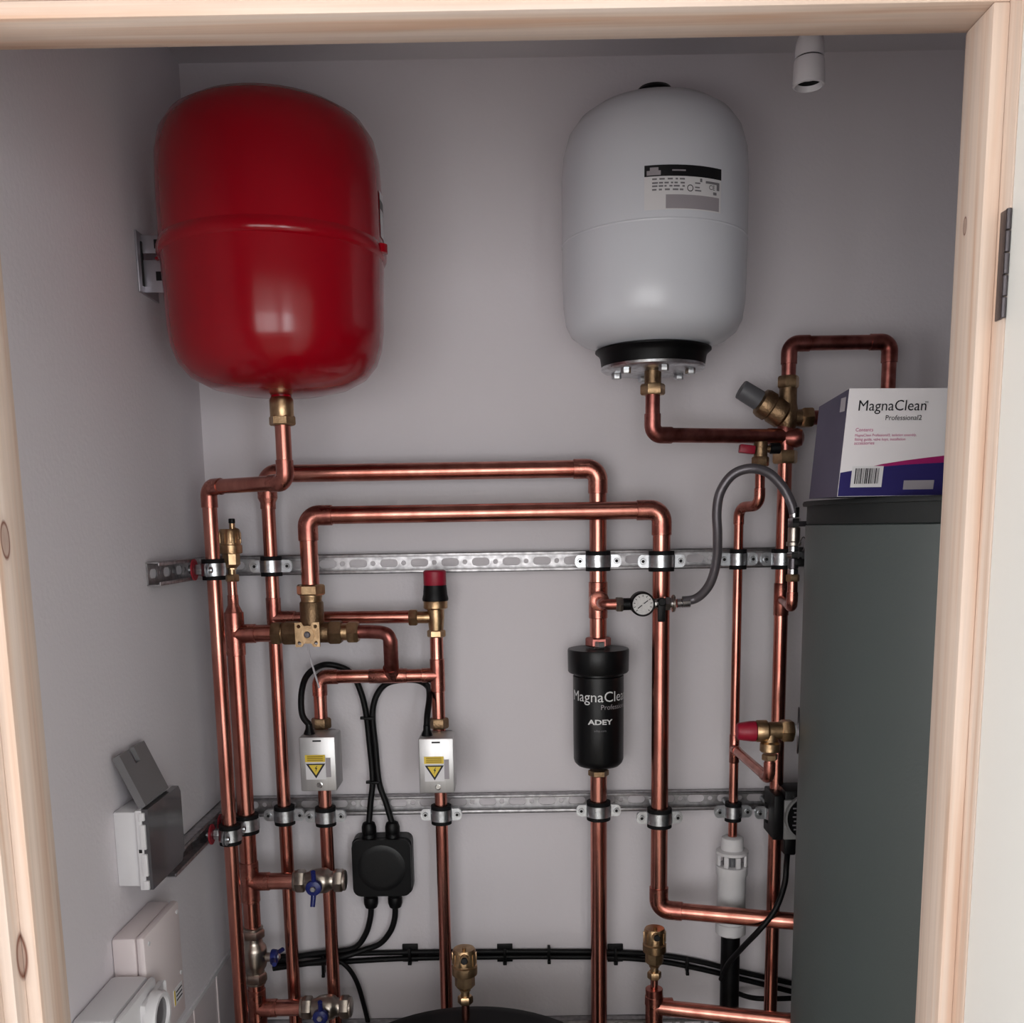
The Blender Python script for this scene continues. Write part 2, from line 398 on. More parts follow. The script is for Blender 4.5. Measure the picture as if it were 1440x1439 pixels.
for z, lb in ((Z1, 'long upper slotted steel rail across the back wall'), (Z2, 'lower slotted steel rail across the back wall at valve box height'),
              (Z3, 'bottom slotted steel rail just in view above the black tank')):
    rail(lb, (XL+.022, WALL, z), X, -Y, (XRL if z == Z1 else .50)-XL-.022)
yl = atx(209, 787, XL+.005).y
rail('short upper slotted rail on the left wall below the red vessel', (XL, yl, Z1), Y, X, WALL-.024-yl)
yl2 = atx(236, 1195, XL+.01).y
rail('short lower slotted rail on the left wall behind the grey socket', (XL, yl2, Z2), Y, X, WALL-.024-yl2)

def clamp(label, c, D, ear, sd, L, red=False, turn=0.):
    """rubber lined two-screw pipe clamp; ear: direction of the ears, sd: direction of the stud, L: stud length from the pipe axis"""
    c = V(c); ear = V(ear); sd = V(sd); r = D/2
    T = Thing('pipe_clamp', label, 'clamp', c, 'lined steel pipe clamps')
    T.part('rubber_liner', MB().ring(c, Z, r+.0002, r+.0062, .0320, 32), RUBBER)
    T.part('band', MB().lathe([(r+.005, -.0095), (r+.0074, -.0095), (r+.0074, .0095), (r+.005, .0095), (r+.005, -.0095)], c, Z, 32, cap=False), ZINC)
    for s in (1, -1):
        e = ear*s; o = c+e*(r+.0065)
        for k, q in ((-1, .0032), (1, .0012)):
            loops = [[(0, -.0100), (.0120, -.0100), (.0155, -.0074), (.0172, -.003), (.0172, .003), (.0155, .0074), (.0120, .0100), (0, .0100)], circ(.0092, 0, .002, 8)]
            ez = e.cross(Z)
            T.part('ear', MB().plate(o-sd*(q if k < 0 else -.0012)+(-sd*0), e, Z, loops, .002 if ez.dot(sd) > 0 else -.002), ZINC)
        h = o+e*.0092
        sc = T.part('screw', MB().lathe([(.0046, 0), (.0048, .0012), (.0040, .0030), (.0026, .0030), (.0022, .0012)], h-sd*.0034, -sd, 14), ZINC)
        T.part('screw_recess', MB().cyl(h-sd*.0046, h-sd*.0066, .0027, 6), DARK, parent=sc)
    T.part('stud', MB().cyl(c+sd*(r+.004), c+sd*L, .0042, 12), ZINC)
    T.part('stud_nut', MB().hexn(c+sd*(r+.0045), sd, .0085, .008), ZINC)
    if red:
        T.part('red_washer', MB().lathe([(.0045, 0), (.0165, 0), (.0165, .0022), (.0045, .0022)], c+sd*(L-.0025), -sd, 20), REDW, 'red stud washer')
        T.part('lock_nut', MB().hexn(c+sd*(L-.013), sd, .0085, .0075), ZINC)
        T.part('stud_sleeve', MB().cyl(c+sd*(r+.010), c+sd*(r+.026), .0065, 14), ZINC)
    return T

# ------------------------------------------------------------------ red vessel and its pipe
d = 1.42; ax = at(384, 335, d)
zz = lambda py: vert(384, 335, d, py)[0].z
T = Thing('expansion_vessel', 'large glossy red expansion vessel on the left wall', 'expansion vessel', (ax.x, d, zz(551)))
k = K(d)*.945
prof_top = [(0.5, 156), (45, 157), (85, 160), (112, 167), (133, 181), (146, 202), (152, 230), (153.5, 268), (154, 354)]
prof_bot = [(154, 358), (152, 410), (150, 470), (147, 492), (139, 514), (124, 532), (98, 546), (62, 554), (20, 557), (.5, 557)]
T.part('upper_shell', MB().lathe([(r*k, zz(y)-ax.z) for r, y in reversed(prof_top)], (ax.x, d, ax.z), Z, 64, cap=False), RED)
T.part('lower_shell', MB().lathe([(r*k, zz(y)-ax.z) for r, y in reversed(prof_bot)], (ax.x, d, ax.z), Z, 64, cap=False), RED)
T.part('seam_rim', MB().lathe([(152*k, zz(371)-ax.z), (156*k, zz(369)-ax.z), (158*k, zz(365)-ax.z), (158*k, zz(358)-ax.z), (156*k, zz(353)-ax.z), (152*k, zz(345)-ax.z)], (ax.x, d, ax.z), Z, 64, cap=False), RED)
T.part('seam_lug', MB().lathe([(.004, 0), (.011, .001), (.011, .012), (.004, .014)], (ax.x+154*k*.985, d-.02, zz(366)), Z, 20), RED)
T.part('tank_nipple', MB().lathe([(15*k, zz(566)-ax.z), (14*k, zz(545)-ax.z), (18*k, zz(540)-ax.z)], (ax.x, d, ax.z), Z, 24), RED)
# label patch on the right flank
def curved(cx, cy, R, a0, a1, z0, z1, n=10):   # vertical cylinder patch, angle 0 faces the door
    m = MB(); vs = []; fs = []
    for i in range(n+1):
        a = a0+(a1-a0)*i/n
        for z in (z0, z1): vs.append((cx+R*math.sin(a), cy-R*math.cos(a), z))
    for i in range(n): fs.append((2*i, 2*i+2, 2*i+3, 2*i+1))
    return m.add(vs, fs)
rv = 154*k
lb = T.part('rating_label', curved(ax.x, d, rv+.0006, math.radians(84), math.radians(120), zz(340), zz(276)), LABELW, 'white label with a black top band')
T.part('label_band', curved(ax.x, d, rv+.0009, math.radians(84), math.radians(120), zz(301), zz(288)), LABELB, parent=lb)
# wall bracket
T2 = Thing('vessel_bracket', 'folded steel wall bracket at the left side of the red vessel', 'bracket', (XL, d, zz(405)))
by0 = atx(194, 350, XL+.004).y; bz1, bz0 = zz(316), zz(404)
T2.part('wall_plate', MB().box2((XL, by0, bz0), (XL+.003, by0+.075, bz1), .0008), BRACKET)
T2.part('clip_slot', MB().box2((XL+.003, by0+.012, bz0+.01), (XL+.0045, by0+.018, bz1-.012)), DARK)
for a, b in ((bz1-.027, bz1-.003), (bz0+.002, bz0+.045)):
    xx = ax.x-math.sqrt(max(rv*rv-(by0+.022-d)**2, 0))-.002
    pl = T2.part('bracket_tongue', MB().box2((XL+.003, by0+.016, a), (max(xx, XL+.032), by0+.019, b), .0006), BRACKET)
    T2.part('tongue_hole', MB().box2((XL+.021, by0+.0152, (a+b)/2-.006), (XL+.029, by0+.0165, (a+b)/2+.006)), DARK, parent=pl)
T2.part('hook', MB().box((XL+.036, by0+.020, bz0+.052), (.03, .02, .004), .001, Matrix.Rotation(-.5, 3, 'Y')), RED, 'red hook of the vessel seam')
# pipe 1
T = Thing('copper_pipe', 'copper pipe dropping from the red vessel, leftmost along the left wall', 'pipe', (ax.x, d, 0.0))
D22, D28, D15 = .022, .028, .015
zA = zat(350, 681, 1.45); d1 = 1.525; b = at(312.7, 1000, d1)
T.part('tap_connector', MB().lathe([(.0155, 0), (.0165, .002), (.0165, .024), (.0145, .028)], (ax.x, d, zz(588)), Z, 24), BRASS)
nut(T, (ax.x, d, zz(592)), Z, .0185, .013)
pipes(T, [(ax.x, d, zz(590)), (ax.x, d, zA), (b.x, d1, zA), (b.x, d1, .02)], D22)
P1 = V((b.x, d1, 0))
clamp('clamp on the upper left wall rail gripping the red vessel pipe', (b.x, d1, Z1), D22, -Y, -X, b.x-XL-.0185, True)
clamp('clamp on the lower left wall rail gripping the red vessel pipe', (b.x, d1, Z2-.004), D22, -Y, -X, b.x-XL-.0185, True)

# ------------------------------------------------------------------ automatic air vents
def air_vent(label, p, capdir, side=True, s=1.0):
    """p: top of the pipe under the nut"""
    p = V(p); T = Thing('air_vent', label, 'air vent', p, 'brass automatic air vents')
    T.part('hex_nut', MB().hexn(p, Z, .0115*s, .012*s), BRASS)
    T.part('neck', MB().cyl(p+Z*.011*s, p+Z*.022*s, .0065*s, 16), BRASS)
    T.part('lower_body', MB().lathe([(.0085*s, .020*s), (.0085*s, .0225*s), (.0150*s, .0285*s), (.0150*s, .046*s)], p, Z, 8), BRASS)
    T.part('float_chamber', MB().lathe([(.0140*s, .0455*s), (.0188*s, .047*s), (.0192*s, .050*s), (.0192*s, .060*s), (.0172*s, .0615*s), (.0172*s, .084*s), (.0155*s, .087*s)], p, Z, 32), BRASS)
    for i in range(10):
        a = 2*math.pi*i/10
        T.part('grip_rib', MB().box(p+V((math.cos(a)*.0170*s, math.sin(a)*.0170*s, .0725*s)), (.003*s, .004*s, .018*s), .0005, Matrix.Rotation(a, 3, 'Z')), BRASS)
    if side:
        q = p+Z*.077*s+V(capdir)*.016*s
        v = T.part('vent_boss', MB().cyl(q, q+V(capdir)*.012*s, .0065*s, 18, .001), BRASS)
        T.part('vent_cap', MB().cyl(q+V(capdir)*.011*s, q+V(capdir)*.017*s, .0052*s, 18, .001), BLACK, 'black vent cap', parent=v)
        T.part('vent_stem', MB().cyl(p+Z*.083*s+V(capdir)*.007*s, p+Z*.091*s+V(capdir)*.009*s, .003*s, 12), BRASS)
    else:
        q = p+Z*.083*s+V(capdir)*.006*s
        v = T.part('vent_boss', MB().cyl(q, q+Z*.014*s, .0048*s, 16, .001), BRASS)
        T.part('vent_cap', MB().cyl(q+Z*.013*s, q+Z*.021*s, .0055*s, 12, .001), BLACK, 'black vent cap', parent=v)
        T.part('vent_arm', MB().tube([p+Z*.088*s+V(capdir)*.008*s, p+Z*.086*s+V(capdir)*.016*s, p+Z*.07*s+V(capdir)*.0195*s], .0028*s, 8), BRASS)
    return T

# ------------------------------------------------------------------ pipe 2 with three-way valve tee, ball valves
d2 = 1.575; p2 = at(337, 1000, d2); x2 = p2.x
z2 = lambda py: vert(337, 1000, d2, py)[0].z
zT = zat(360, 891, d2)
air_vent('air vent on the thin pipe beside the red vessel pipe, upper rail', (x2+.001, d2, z2(818)), (.9, -.4, 0), False, .95)
T = Thing('copper_pipe', 'copper pipe second from left with tees to both blue handled valves', 'pipe', (x2, d2, 0))
T.part('pipe_length', MB().cyl((x2, d2, z2(868)), (x2, d2, z2(816)), D15/2, 20), COPPER)
T.part('reducer', MB().lathe([(.0155, 0), (.0150, .010), (.0088, .024), (.0084, .040)], (x2, d2, z2(872)), Z, 24), COPPERF)
tee(T, (x2, d2, zT), Z, X, D28)
zb1, zb2 = z2(1240), z2(1418)
vz0, vz1 = z2(1383), z2(1303)
T.part('pipe_length', MB().cyl((x2, d2, vz1-.004), (x2, d2, zT), D28/2, 24), COPPER)
T.part('pipe_length', MB().cyl((x2, d2, .02), (x2, d2, vz0+.004), D28/2, 24), COPPER)
tee(T, (x2, d2, zb1), Z, X, D28); tee(T, (x2, d2, zb2), Z, X, D28)
XV = at(384, 890, d2).x
T.part('pipe_length', MB().cyl((x2, d2, zT), (XV+.004, d2, zT), D28/2, 24), COPPER)
BV1 = at(413, 1240, d2).x; BV2 = at(423, 1418, d2).x
T.part('pipe_length', MB().cyl((x2, d2, zb1), (BV1+.004, d2, zb1), D28/2, 24), COPPER)
T.part('pipe_length', MB().cyl((x2, d2, zb2), (BV2+.004, d2, zb2), D28/2, 24), COPPER)
clamp('clamp on the lower left wall rail gripping the pipe second from left', (x2, d2, Z2-.002), D28, -Y, -X, x2-XL-.0185, True)
def ball_valve(label, o, axis, hd, L, wing):
    o = V(o); a = V(axis); hd = V(hd)
    T = Thing('ball_valve', label, 'valve', o, 'nickel ball valves with blue handles')
    T.part('end_nut', MB().lathe([(.0165, 0), (.0175, .002), (.0175, .004)], o, a, 24).hexn(o+a*.004, a, .0195, .016), NICKEL)
    T.part('end_nut', MB().hexn(o+a*(L-.020), a, .0195, .016).lathe([(.0175, 0), (.0175, .003), (.0155, .0045)], o+a*(L-.0045), a, 24), NICKEL)
    T.part('end_ring', MB().lathe([(.0155, L-.0004), (.0105, L-.0002), (.0100, L-.002)], o, a, 24), NICKEL)
    T.part('valve_body', MB().lathe([(.0125, .018), (.0150, .020), (.0155, .025), (.0195, .031), (.0212, .040), (.0212, L*.60), (.0195, L*.66), (.0160, L*.70), (.0150, L*.76), (.0150, L-.018)], o, a, 28), NICKEL)
    c = o+a*L*.46
    T.part('stem', MB().cyl(c+hd*.018, c+hd*.030, .0078, 18), NICKEL)
    h = MB().lathe([(.0125, 0), (.0135, .002), (.0125, .009), (.008, .011)], c+hd*.029, hd, 24)
    wv = V(wing); sd = wv.cross(hd)
    h.tube([c+hd*.033+wv*.006, c+hd*.036+wv*.018, c+hd*.041+wv*.030], [.0046, .0042, .0040], 10)
    h.tube([c+hd*.033-wv*.006, c+hd*.036-wv*.018, c+hd*.041-wv*.030], [.0046, .0042, .0040], 10)
    hh = T.part('handle', h, BLUEP, 'blue butterfly handle')
    T.part('handle_screw', MB().lathe([(.0052, 0), (.0052, .0025), (.0038, .004)], c+hd*.0395, hd, 6), ZINC, parent=hh)
    return T
LV = K(d2)*77
ball_valve('ball valve with blue handle beside the black junction box', (BV1, d2, zb1), X, -Y, LV, (.06, 0, 1))
ball_valve('ball valve with blue handle at the bottom edge left of the black tank', (BV2, d2, zb2), X, -Y, LV, (.06, 0, 1))
ball_valve('upright ball valve in the pipe second from left, handle turned right', (x2, d2, vz0), Z, X, vz1-vz0, (0, 1, 0))

# ------------------------------------------------------------------ three-way valve
zv = zT; c = at(438, 889, d2); xv = c.x; kk = K(d2)
T = Thing('three_way_valve', 'brass three-way valve with square front plate of four holes', 'valve', (xv, d2, zv-.03))
b = MB().cyl((xv-20*kk, d2, zv), (xv+27*kk, d2, zv), .0165, 28, .002)
zt = zat(440, 846, d2)
b.lathe([(.0185, 0), (.0192, .004), (.0188, zt-zv-.002), (.0175, zt-zv)], (xv+2*kk, d2, zv), Z, 32)
T.part('valve_body', b, BRASSD)
T.part('port_hex', MB().hexn((xv-40*kk, d2, zv), X, .0205, 22*kk), BRASSD)
T.part('port_hex', MB().hexn((xv+25*kk, d2, zv), X, .0205, 18*kk), BRASSD)
T.part('left_thread', MB().cyl((xv-46*kk, d2, zv), (xv-38*kk, d2, zv), .0145, 24), BRASS)
T.part('compression_nut', MB().hexn((xv-56*kk, d2, zv), X, .0195, 14*kk), BRASSD)
T.part('right_thread', MB().cyl((xv+43*kk, d2, zv), (xv+52*kk, d2, zv), .0135, 24), BRASS)
T.part('compression_nut', MB().hexn((xv+51*kk, d2, zv), X, .0185, 16*kk), BRASS)
T.part('top_ring', MB().lathe([(.0165, 0), (.0165, .006), (.0175, .008), (.0175, .012)], (xv+2*kk, d2, zt-.001), Z, 28), BRASS)
T.part('compression_nut', MB().hexn((xv+2*kk, d2, zat(440, 837, d2)), Z, .0225, 15*kk), BRASS)
po = V((xv, d2-.033, zv)); h = 17*kk
e = rrect(-h, -h, h, h, .006)
holes = [circ(sx*h*.68, sz*h*.68, .0030, 10) for sx in (1, -1) for sz in (1, -1)]
# four-lug outline
o_ = []
for q in ((1, -1), (1, 1), (-1, 1), (-1, -1)):
    pass
lug = [(-h, -h), (-h*.45, -h), (-h*.3, -h*.72), (h*.3, -h*.72), (h*.45, -h), (h, -h), (h, h), (h*.45, h), (h*.3, h*.72), (-h*.3, h*.72), (-h*.45, h), (-h, h)]
pl = T.part('mounting_plate', MB().plate(po+Y*.004, X, Z, [lug]+holes, .004), BRASS)
T.part('plate_neck', MB().cyl(po+Y*.003, (xv, d2-.010, zv), .014, 24), BRASSD)
T.part('boss_ring', MB().ring(po-Y*.0005, Y, .0065, .0118, .0025, 28), BRASS, parent=pl)
T.part('spindle', MB().cyl(po+Y*.001, po-Y*.003, .0052, 20, .0008), STEELD)
T.part('spindle_tip', MB().box(po-Y*.003, (.003, .004, .005)), CHROME)
tl = [at(433, 908, d2-.03), at(436, 925, d2-.03), at(442, 945, d2-.03), at(449, 968, d2-.03)]
T.part('clear_tie_tail', MB().tube(spline(tl), .0016, 6), TIE, 'clear cable tie tail')

# ------------------------------------------------------------------ pipe 4/5: big loop
d4 = d2; x4 = xv+2*kk; zL = zat(690, 721, d4); p5 = at(930, 800, d4); x5 = p5.x
z5 = lambda py: vert(930, 800, d4, py)[0].z
T = Thing('copper_pipe', 'thick copper pipe looping from the three-way valve across to the grey cylinder', 'pipe', (x5, d4, z5(1280)))
zE = z5(1279); pe = V((.4835, 1.505, zE))
pipes(T, [(x4, d4, zat(440, 836, d4)), (x4, d4, zL), (x5, d4, zL), (x5, d4, zE), pe], D28)
clamp('clamp on the upper rail holding the thick loop pipe right of the gauge', (x5, d4, Z1), D28, X, Y, WALL-.004-d4)
clamp('clamp on the lower rail holding the thick loop pipe', (x5, d4, Z2-.002), D28, X, Y, WALL-.004-d4)

# ------------------------------------------------------------------ pipe 3 / 6: rear loop over to the filter
d6 = 1.622; p6 = at(841, 790, d6); x6 = p6.x; p3 = at(392.5, 1000, d6); x3 = p3.x
z6 = lambda py: vert(841, 790, d6, py)[0].z
zR = zat(600, 663, d6)
T = Thing('copper_pipe', 'copper pipe crossing behind from third upright to the black filter', 'pipe', (x6, d6, z6(900)))
pipes(T, [(x3, d6, zat(378, 700, d6)), (x3, d6, zR), (x6, d6, zR), (x6, d6, z6(903))], D28)
zg = z6(844)
T.part('tee', MB().lathe([(.0145, -.030), (.0155, -.029), (.0155, .029), (.0145, .030)], (x6, d6, zg), Z, 24)
       .lathe([(.0155, 0), (.0155, .018), (.0160, .020), (.0160, .026), (.0095, .029)], (x6, d6, zg), -Y, 24), COPPERF)
dg = 1.528
pipes(T, [(x6, d6-.02, zg), (x6, dg, zg), (at(872, 846, dg).x, dg, zg)], D15)
clamp('clamp on the upper rail above the black filter', (x6, d6, Z1), D28, X, Y, WALL-.004-d6)
T = Thing('copper_pipe', 'third copper upright from left, running down behind the three-way valve', 'pipe', (x3, d6, 0))
T.part('reducer', MB().lathe([(.0124, 0), (.0124, .010), (.0152, .016), (.0152, .030)], (x3, d6, zat(379, 716, d6)), Z, 24), COPPERF)
T.part('pipe_length', MB().cyl((x3, d6, .02), (x3, d6, zat(379, 706, d6)), D22/2, 24), COPPER)
zs = zat(500, 868, d6); tee(T, (x3, d6, zs), Z, X, D22, Lm=.034, Lb=.036)
d7 = 1.612; p7 = at(614.7, 930, d7); x7 = p7.x
z7 = lambda py: vert(614.7, 930, d7, py)[0].z
T.part('pipe_length', MB().cyl((x3, d6, zs), (at(580, 868, d7).x, d7, zs), .0105, 24), COPPER)
clamp('clamp on the upper rail holding the third upright from left', (x3, d6, Z1), D22, X, Y, WALL-.004-d6)
clamp('clamp on the lower rail holding the third upright from left', (x3, d6, Z2-.002), D22, X, Y, WALL-.004-d6)

# black filter
T = Thing('water_filter', 'black cylindrical filter canister with white lettering on the back wall', 'filter', (x6, d6, z6(1092)))
kf = K(d6)
def LZ(py): return z6(py)-z6(1092)
fo = (x6, d6, z6(1092))
T.part('union_nut', MB().hexn((x6, d6, z6(909)), Z, .021, 13*kf), COPPERD)
T.part('union_collar', MB().cyl((x6, d6, z6(914)), (x6, d6, z6(902)), .0125, 24), CHROME)
T.part('bleed_screw', MB().hexn((x6+.001, d6-.021, z6(913)), Z, .0085, .015, .3), CHROME)
T.part('screw_lid', MB().lathe([(36*kf, LZ(946)), (41.5*kf, LZ(945)), (43*kf, LZ(943)), (43.5*kf, LZ(914)), (42.7*kf, LZ(912)), (12*kf, LZ(911))], fo, Z, 48), BLACKM)
T.part('canister', MB().lathe([(14*kf, LZ(1080)), (19*kf, LZ(1078)), (30*kf, LZ(1075)), (34*kf, LZ(1071)), (35.7*kf, LZ(1066)), (36*kf, LZ(1030)), (36*kf, LZ(965)), (36*kf, LZ(950)), (33.5*kf, LZ(949)), (33.5*kf, LZ(944))], fo, Z, 48), BLACKM)
T.part('bottom_nut', MB().hexn((x6, d6, z6(1091)), Z, .0175, 9*kf), BRASSD)
def cyl_text(txt, R, zc, width, a0, ys, mat, parent=None, name='lettering', center=None, bold=0.):
    vs, fs = text_mb(txt, width, bold); m = MB(); ys = ys or 1
    m.add([(center[0]+R*math.sin(a0+x/R), center[1]-R*math.cos(a0+x/R), zc+y*ys) for x, y in vs], fs)
    return T.part(name, m, mat, parent=parent, smooth=False)
RF = 36*kf+.0005
cyl_text('MagnaClean', RF, z6(981.5), 2.72*RF, -1.30, 0, TXTW, center=fo)
cyl_text('Professional', RF, z6(992), 1.28*RF, .02, 0, LABELG, center=fo)
cyl_text('ADEY', RF, z6(1012.5), 36*kf, -.50, .72, TXTW, center=fo, bold=.03)
cyl_text('adey.com', RF, z6(1022.5), 17*kf, -.25, 0, TXTG, center=fo)
T = Thing('copper_pipe', 'thick copper upright below the black filter', 'pipe', (x6, d6, 0))
T.part('pipe_length', MB().cyl((x6, d6, .02), (x6, d6, z6(1085)), D28/2, 24), COPPER)
clamp('clamp on the lower rail holding the pipe below the black filter', (x6, d6, Z2-.002), D28, X, Y, WALL-.004-d6)

# gauge and fill valve
T = Thing('pressure_gauge', 'round pressure gauge with black rim and isolating lever beside the filter pipe', 'gauge', (at(903, 846, dg).x, dg, zg))
gx = lambda px: at(px, 846, dg).x
T.part('compression_nut', MB().hexn((gx(866), dg, zg), X, .0125, gx(876)-gx(866)), NICKEL)
T.part('inlet_sleeve', MB().cyl((gx(875), dg, zg), (gx(890), dg, zg), .0095, 18, .001), BLACK)
gc = V((gx(903), dg-.012, zg)); R = 17*K(dg)
rim = T.part('gauge_rim', MB().lathe([(R*.82, .004), (R*.90, -.002), (R, .001), (R*1.02, .006), (R*1.02, .024), (R*.9, .028)], gc, Y, 40), BLACK)
fc = T.part('dial_face', MB().cyl(gc+Y*.0046, gc+Y*.002, R*.88, 40), DIALW, 'white dial face')
T.part('needle', MB().box(gc+Y*.0012, (R*1.05, .0008, .0013), 0, Matrix.Rotation(math.radians(-38), 3, 'Y')), TXTB, parent=fc)
tk = MB()
for i in range(11):
    a = math.radians(225-27*i); u = V((math.cos(a), 0, math.sin(a)))
    tk.box(gc+Y*.0016+u*R*.70, (R*.16, .0004, .0010), 0, Matrix.Rotation(-a, 3, 'Y'))
T.part('dial_marks', tk, TXTB, parent=fc)
T.part('needle_hub', MB().cyl(gc+Y*.002, gc+Y*.0003, R*.1, 14), DIALW, parent=fc)
T.part('outlet_fitting', MB().cyl((gx(918), dg, zg), (gx(946), dg, zg), .0085, 18, .001).hexn((gx(934), dg, zg), X, .0115, .009), CHROME)
lv = MB().box((gx(928.5), dg-.014, zg-.010), (.0115, .008, .034), .002).cyl((gx(928.5), dg-.004, zg+.004), (gx(928.5), dg-.019, zg+.004), .0062, 16, .001)
T.part('lever', lv, BLACK, 'black isolating lever')
T.part('swivel_ring', MB().lathe([(.0125, 0), (.0135, .001), (.0135, .0035), (.0125, .0045)], (gx(945), dg, zg), X, 12), NICKEL)
T.part('ferrule', MB().lathe([(.0075, 0), (.0075, .006), (.0062, .007), (.0078, .008), (.0078, .020)], (gx(952), dg, zg), V((1, 0, .05)), 18), CHROME)
hp = [(960, 845, dg), (976, 843, dg), (990, 833, dg-.01), (1001, 815, dg-.02), (1008, 785, dg-.03), (1009, 750, dg-.04), (1008, 720, dg-.045), (1013, 692, dg-.05),
      (1030, 668, dg-.055), (1055, 659, dg-.06), (1080, 665, dg-.06), (1100, 684, dg-.06), (1112, 706, dg-.06), (1116.5, 722, dg-.06)]
solo('filling_hose', MB().tube(spline([at(*q) for q in hp], 7), 6.6*K(1.49), 14), HOSEM, 'grey braided filling hose arching right of the gauge', 'hose', at(1009, 750, dg-.04))
# check valve chain
dc = dg-.06
T = Thing('check_valve', 'slim chrome check valve hanging on the hose end beside the cylinder', 'valve', at(1116, 820, dc))
cp = lambda py: vert(1116, 770, dc, py)[0]
kc = K(dc)
def seg_(name, y0, y1, r, mat, hexa=False, ch=.0008):
    a, b = cp(y1), cp(y0); r *= 1.2
    return T.part(name, MB().hexn(a, Z, r*kc, (b-a).length) if hexa else MB().cyl(a, b, r*kc, 18, ch), mat)
seg_('ferrule', 713, 728, 5.5, CHROME); seg_('union_nut', 729, 742, 7.5, CHROME, True); seg_('valve_body', 742, 762, 7, NICKEL)
seg_('valve_ring', 762, 768, 8.5, NICKEL); seg_('valve_body', 768, 776, 6, CHROME); seg_('union_nut', 777, 785, 7.5, CHROME, True)
seg_('valve_body', 785, 800, 6, STEELD); seg_('valve_body', 800, 808, 6, CHROME); seg_('union_nut', 808, 818, 8, BRASS, True)
q = cp(791)
T.part('lever', MB().box(q+V((.012, -.006, 0)), (.024, .008, .010), .0015), BLACK, 'black lever')
T.part('lever', MB().box(cp(737)+V((.008, -.003, 0)), (.020, .006, .008), .0015), STEELD)
T.part('wire_loop', MB().tube(spline([cp(764)+V((.004, -.009, -.004)), cp(758)+V((.010, -.010, .002)), cp(757)+V((.015, -.009, -.003)), cp(764)+V((.012, -.009, -.01)), cp(768)+V((.006, -.009, -.008))]), .0009, 6), CHROME)

# ------------------------------------------------------------------ pipe 10 with reducing valve
d10 = 1.585; p10 = at(1098.5, 850, d10); x10 = p10.x
z10 = lambda py: vert(1098.5, 850, d10, py)[0].z
T = Thing('copper_pipe', 'copper upright beside the grey cylinder, under the pressure reducing valve', 'pipe', (x10, d10, 0))
T.part('pipe_length', MB().cyl((x10, d10, .02), (x10, d10, z10(640)), D22/2, 24), COPPER)
nut(T, (x10, d10, z10(643)), Z, .0195, .020)
zc_ = z10(843)
T.part('tee', MB().lathe([(.0114, -.026), (.0121, -.025), (.0121, .025), (.0114, .026)], (x10, d10, zc_), Z, 24), COPPERF)
qe = cp(843)
pipes(T, [(x10, d10, zc_), (qe.x, dc, zc_-.002), cp(815)], D15)
clamp('rightmost clamp on the upper rail beside the check valve', (x10, d10, Z1), D22, X, Y, WALL-.004-d10)
clamp('rightmost clamp on the lower rail behind the black pump', (x10, d10, Z2), D22, X, Y, WALL-.004-d10)

# white vessel
d = 1.52; ax = at(919.5, 300, d); k = K(d)*.945
zz = lambda py: vert(921, 300, d, py)[0].z
T = Thing('expansion_vessel', 'white expansion vessel with printed label high on the back wall', 'expansion vessel', (ax.x, d, zz(520)))
prof = [(72, 492), (84, 488), (103, 481), (117, 470), (124, 456), (127.5, 430), (128.5, 400), (129, 330), (129, 254), (126.5, 222), (119, 194), (106, 175), (87, 161), (60, 152), (28, 148), (.5, 147)]
T.part('shell', MB().lathe([(r*k, zz(y)-ax.z) for r, y in prof], (ax.x, d, ax.z), Z, 64, cap=False), WHITEV)
T.part('mid_weld', MB().lathe([(128.4*k, zz(349)-ax.z), (129.5*k, zz(346)-ax.z), (128.4*k, zz(343)-ax.z)], (ax.x, d, ax.z), Z, 64, cap=False), WHITEV)
T.part('top_cap', MB().lathe([(26*k, zz(158)-ax.z), (26*k, zz(130)-ax.z), (22*k, zz(125)-ax.z)], (ax.x, d, ax.z), Z, 32), BLACK, 'black air valve cap')
T.part('flange_collar', MB().lathe([(70*k, zz(517)-ax.z), (73.5*k, zz(516)-ax.z), (75.5*k, zz(503)-ax.z), (77.5*k, zz(499)-ax.z), (82.5*k, zz(495)-ax.z), (82.5*k, zz(493)-ax.z), (74*k, zz(490)-ax.z)], (ax.x, d, ax.z), Z, 48), BLACK, 'black flared flange collar')
fl = T.part('flange_plate', MB().lathe([(71*k, zz(522)-ax.z), (74*k, zz(520)-ax.z), (74*k, zz(516.5)-ax.z), (70*k, zz(516)-ax.z)], (ax.x, d, ax.z), Z, 48), ZINC)
for i in range(6):
    a = math.radians(30+60*i+8)
    q = V((ax.x+54*k*math.cos(a), d+54*k*math.sin(a), zz(522)))
    T.part('flange_bolt', MB().hexn(q-Z*.008, Z, .0075, .009), ZINC, parent=fl)
zf = lambda py: vert(921, 300, d-129*k, py)[0].z
rv = 129*k+.0006; sa = lambda px: math.asin((px-921)*K(d-129*k)/rv)
l0, l1 = sa(890), sa(995)
cv = lambda a, b, y0, y1, e=0.: curved(ax.x, d, rv+e, sa(a), sa(b), zf(y0), zf(y1))
lb = T.part('rating_label', cv(890, 995, 295, 232), LABELW, 'white rating label with a black title band')
T.part('title_band', cv(890, 995, 248, 232, .0004), LABELB, parent=lb)
T.part('label_emblem', cv(893, 911, 246.5, 240, .0008), LABELG, parent=lb)
T.part('label_emblem', cv(897, 908, 240, 235.5, .0008), LABELG, parent=lb)
T.part('label_print', cv(926, 944, 241, 239, .0008), LABELG, parent=lb)
T.part('label_print', cv(918, 992, 293.5, 274, .0004), LABELG, parent=lb)
tp = MB()
random.seed(5)
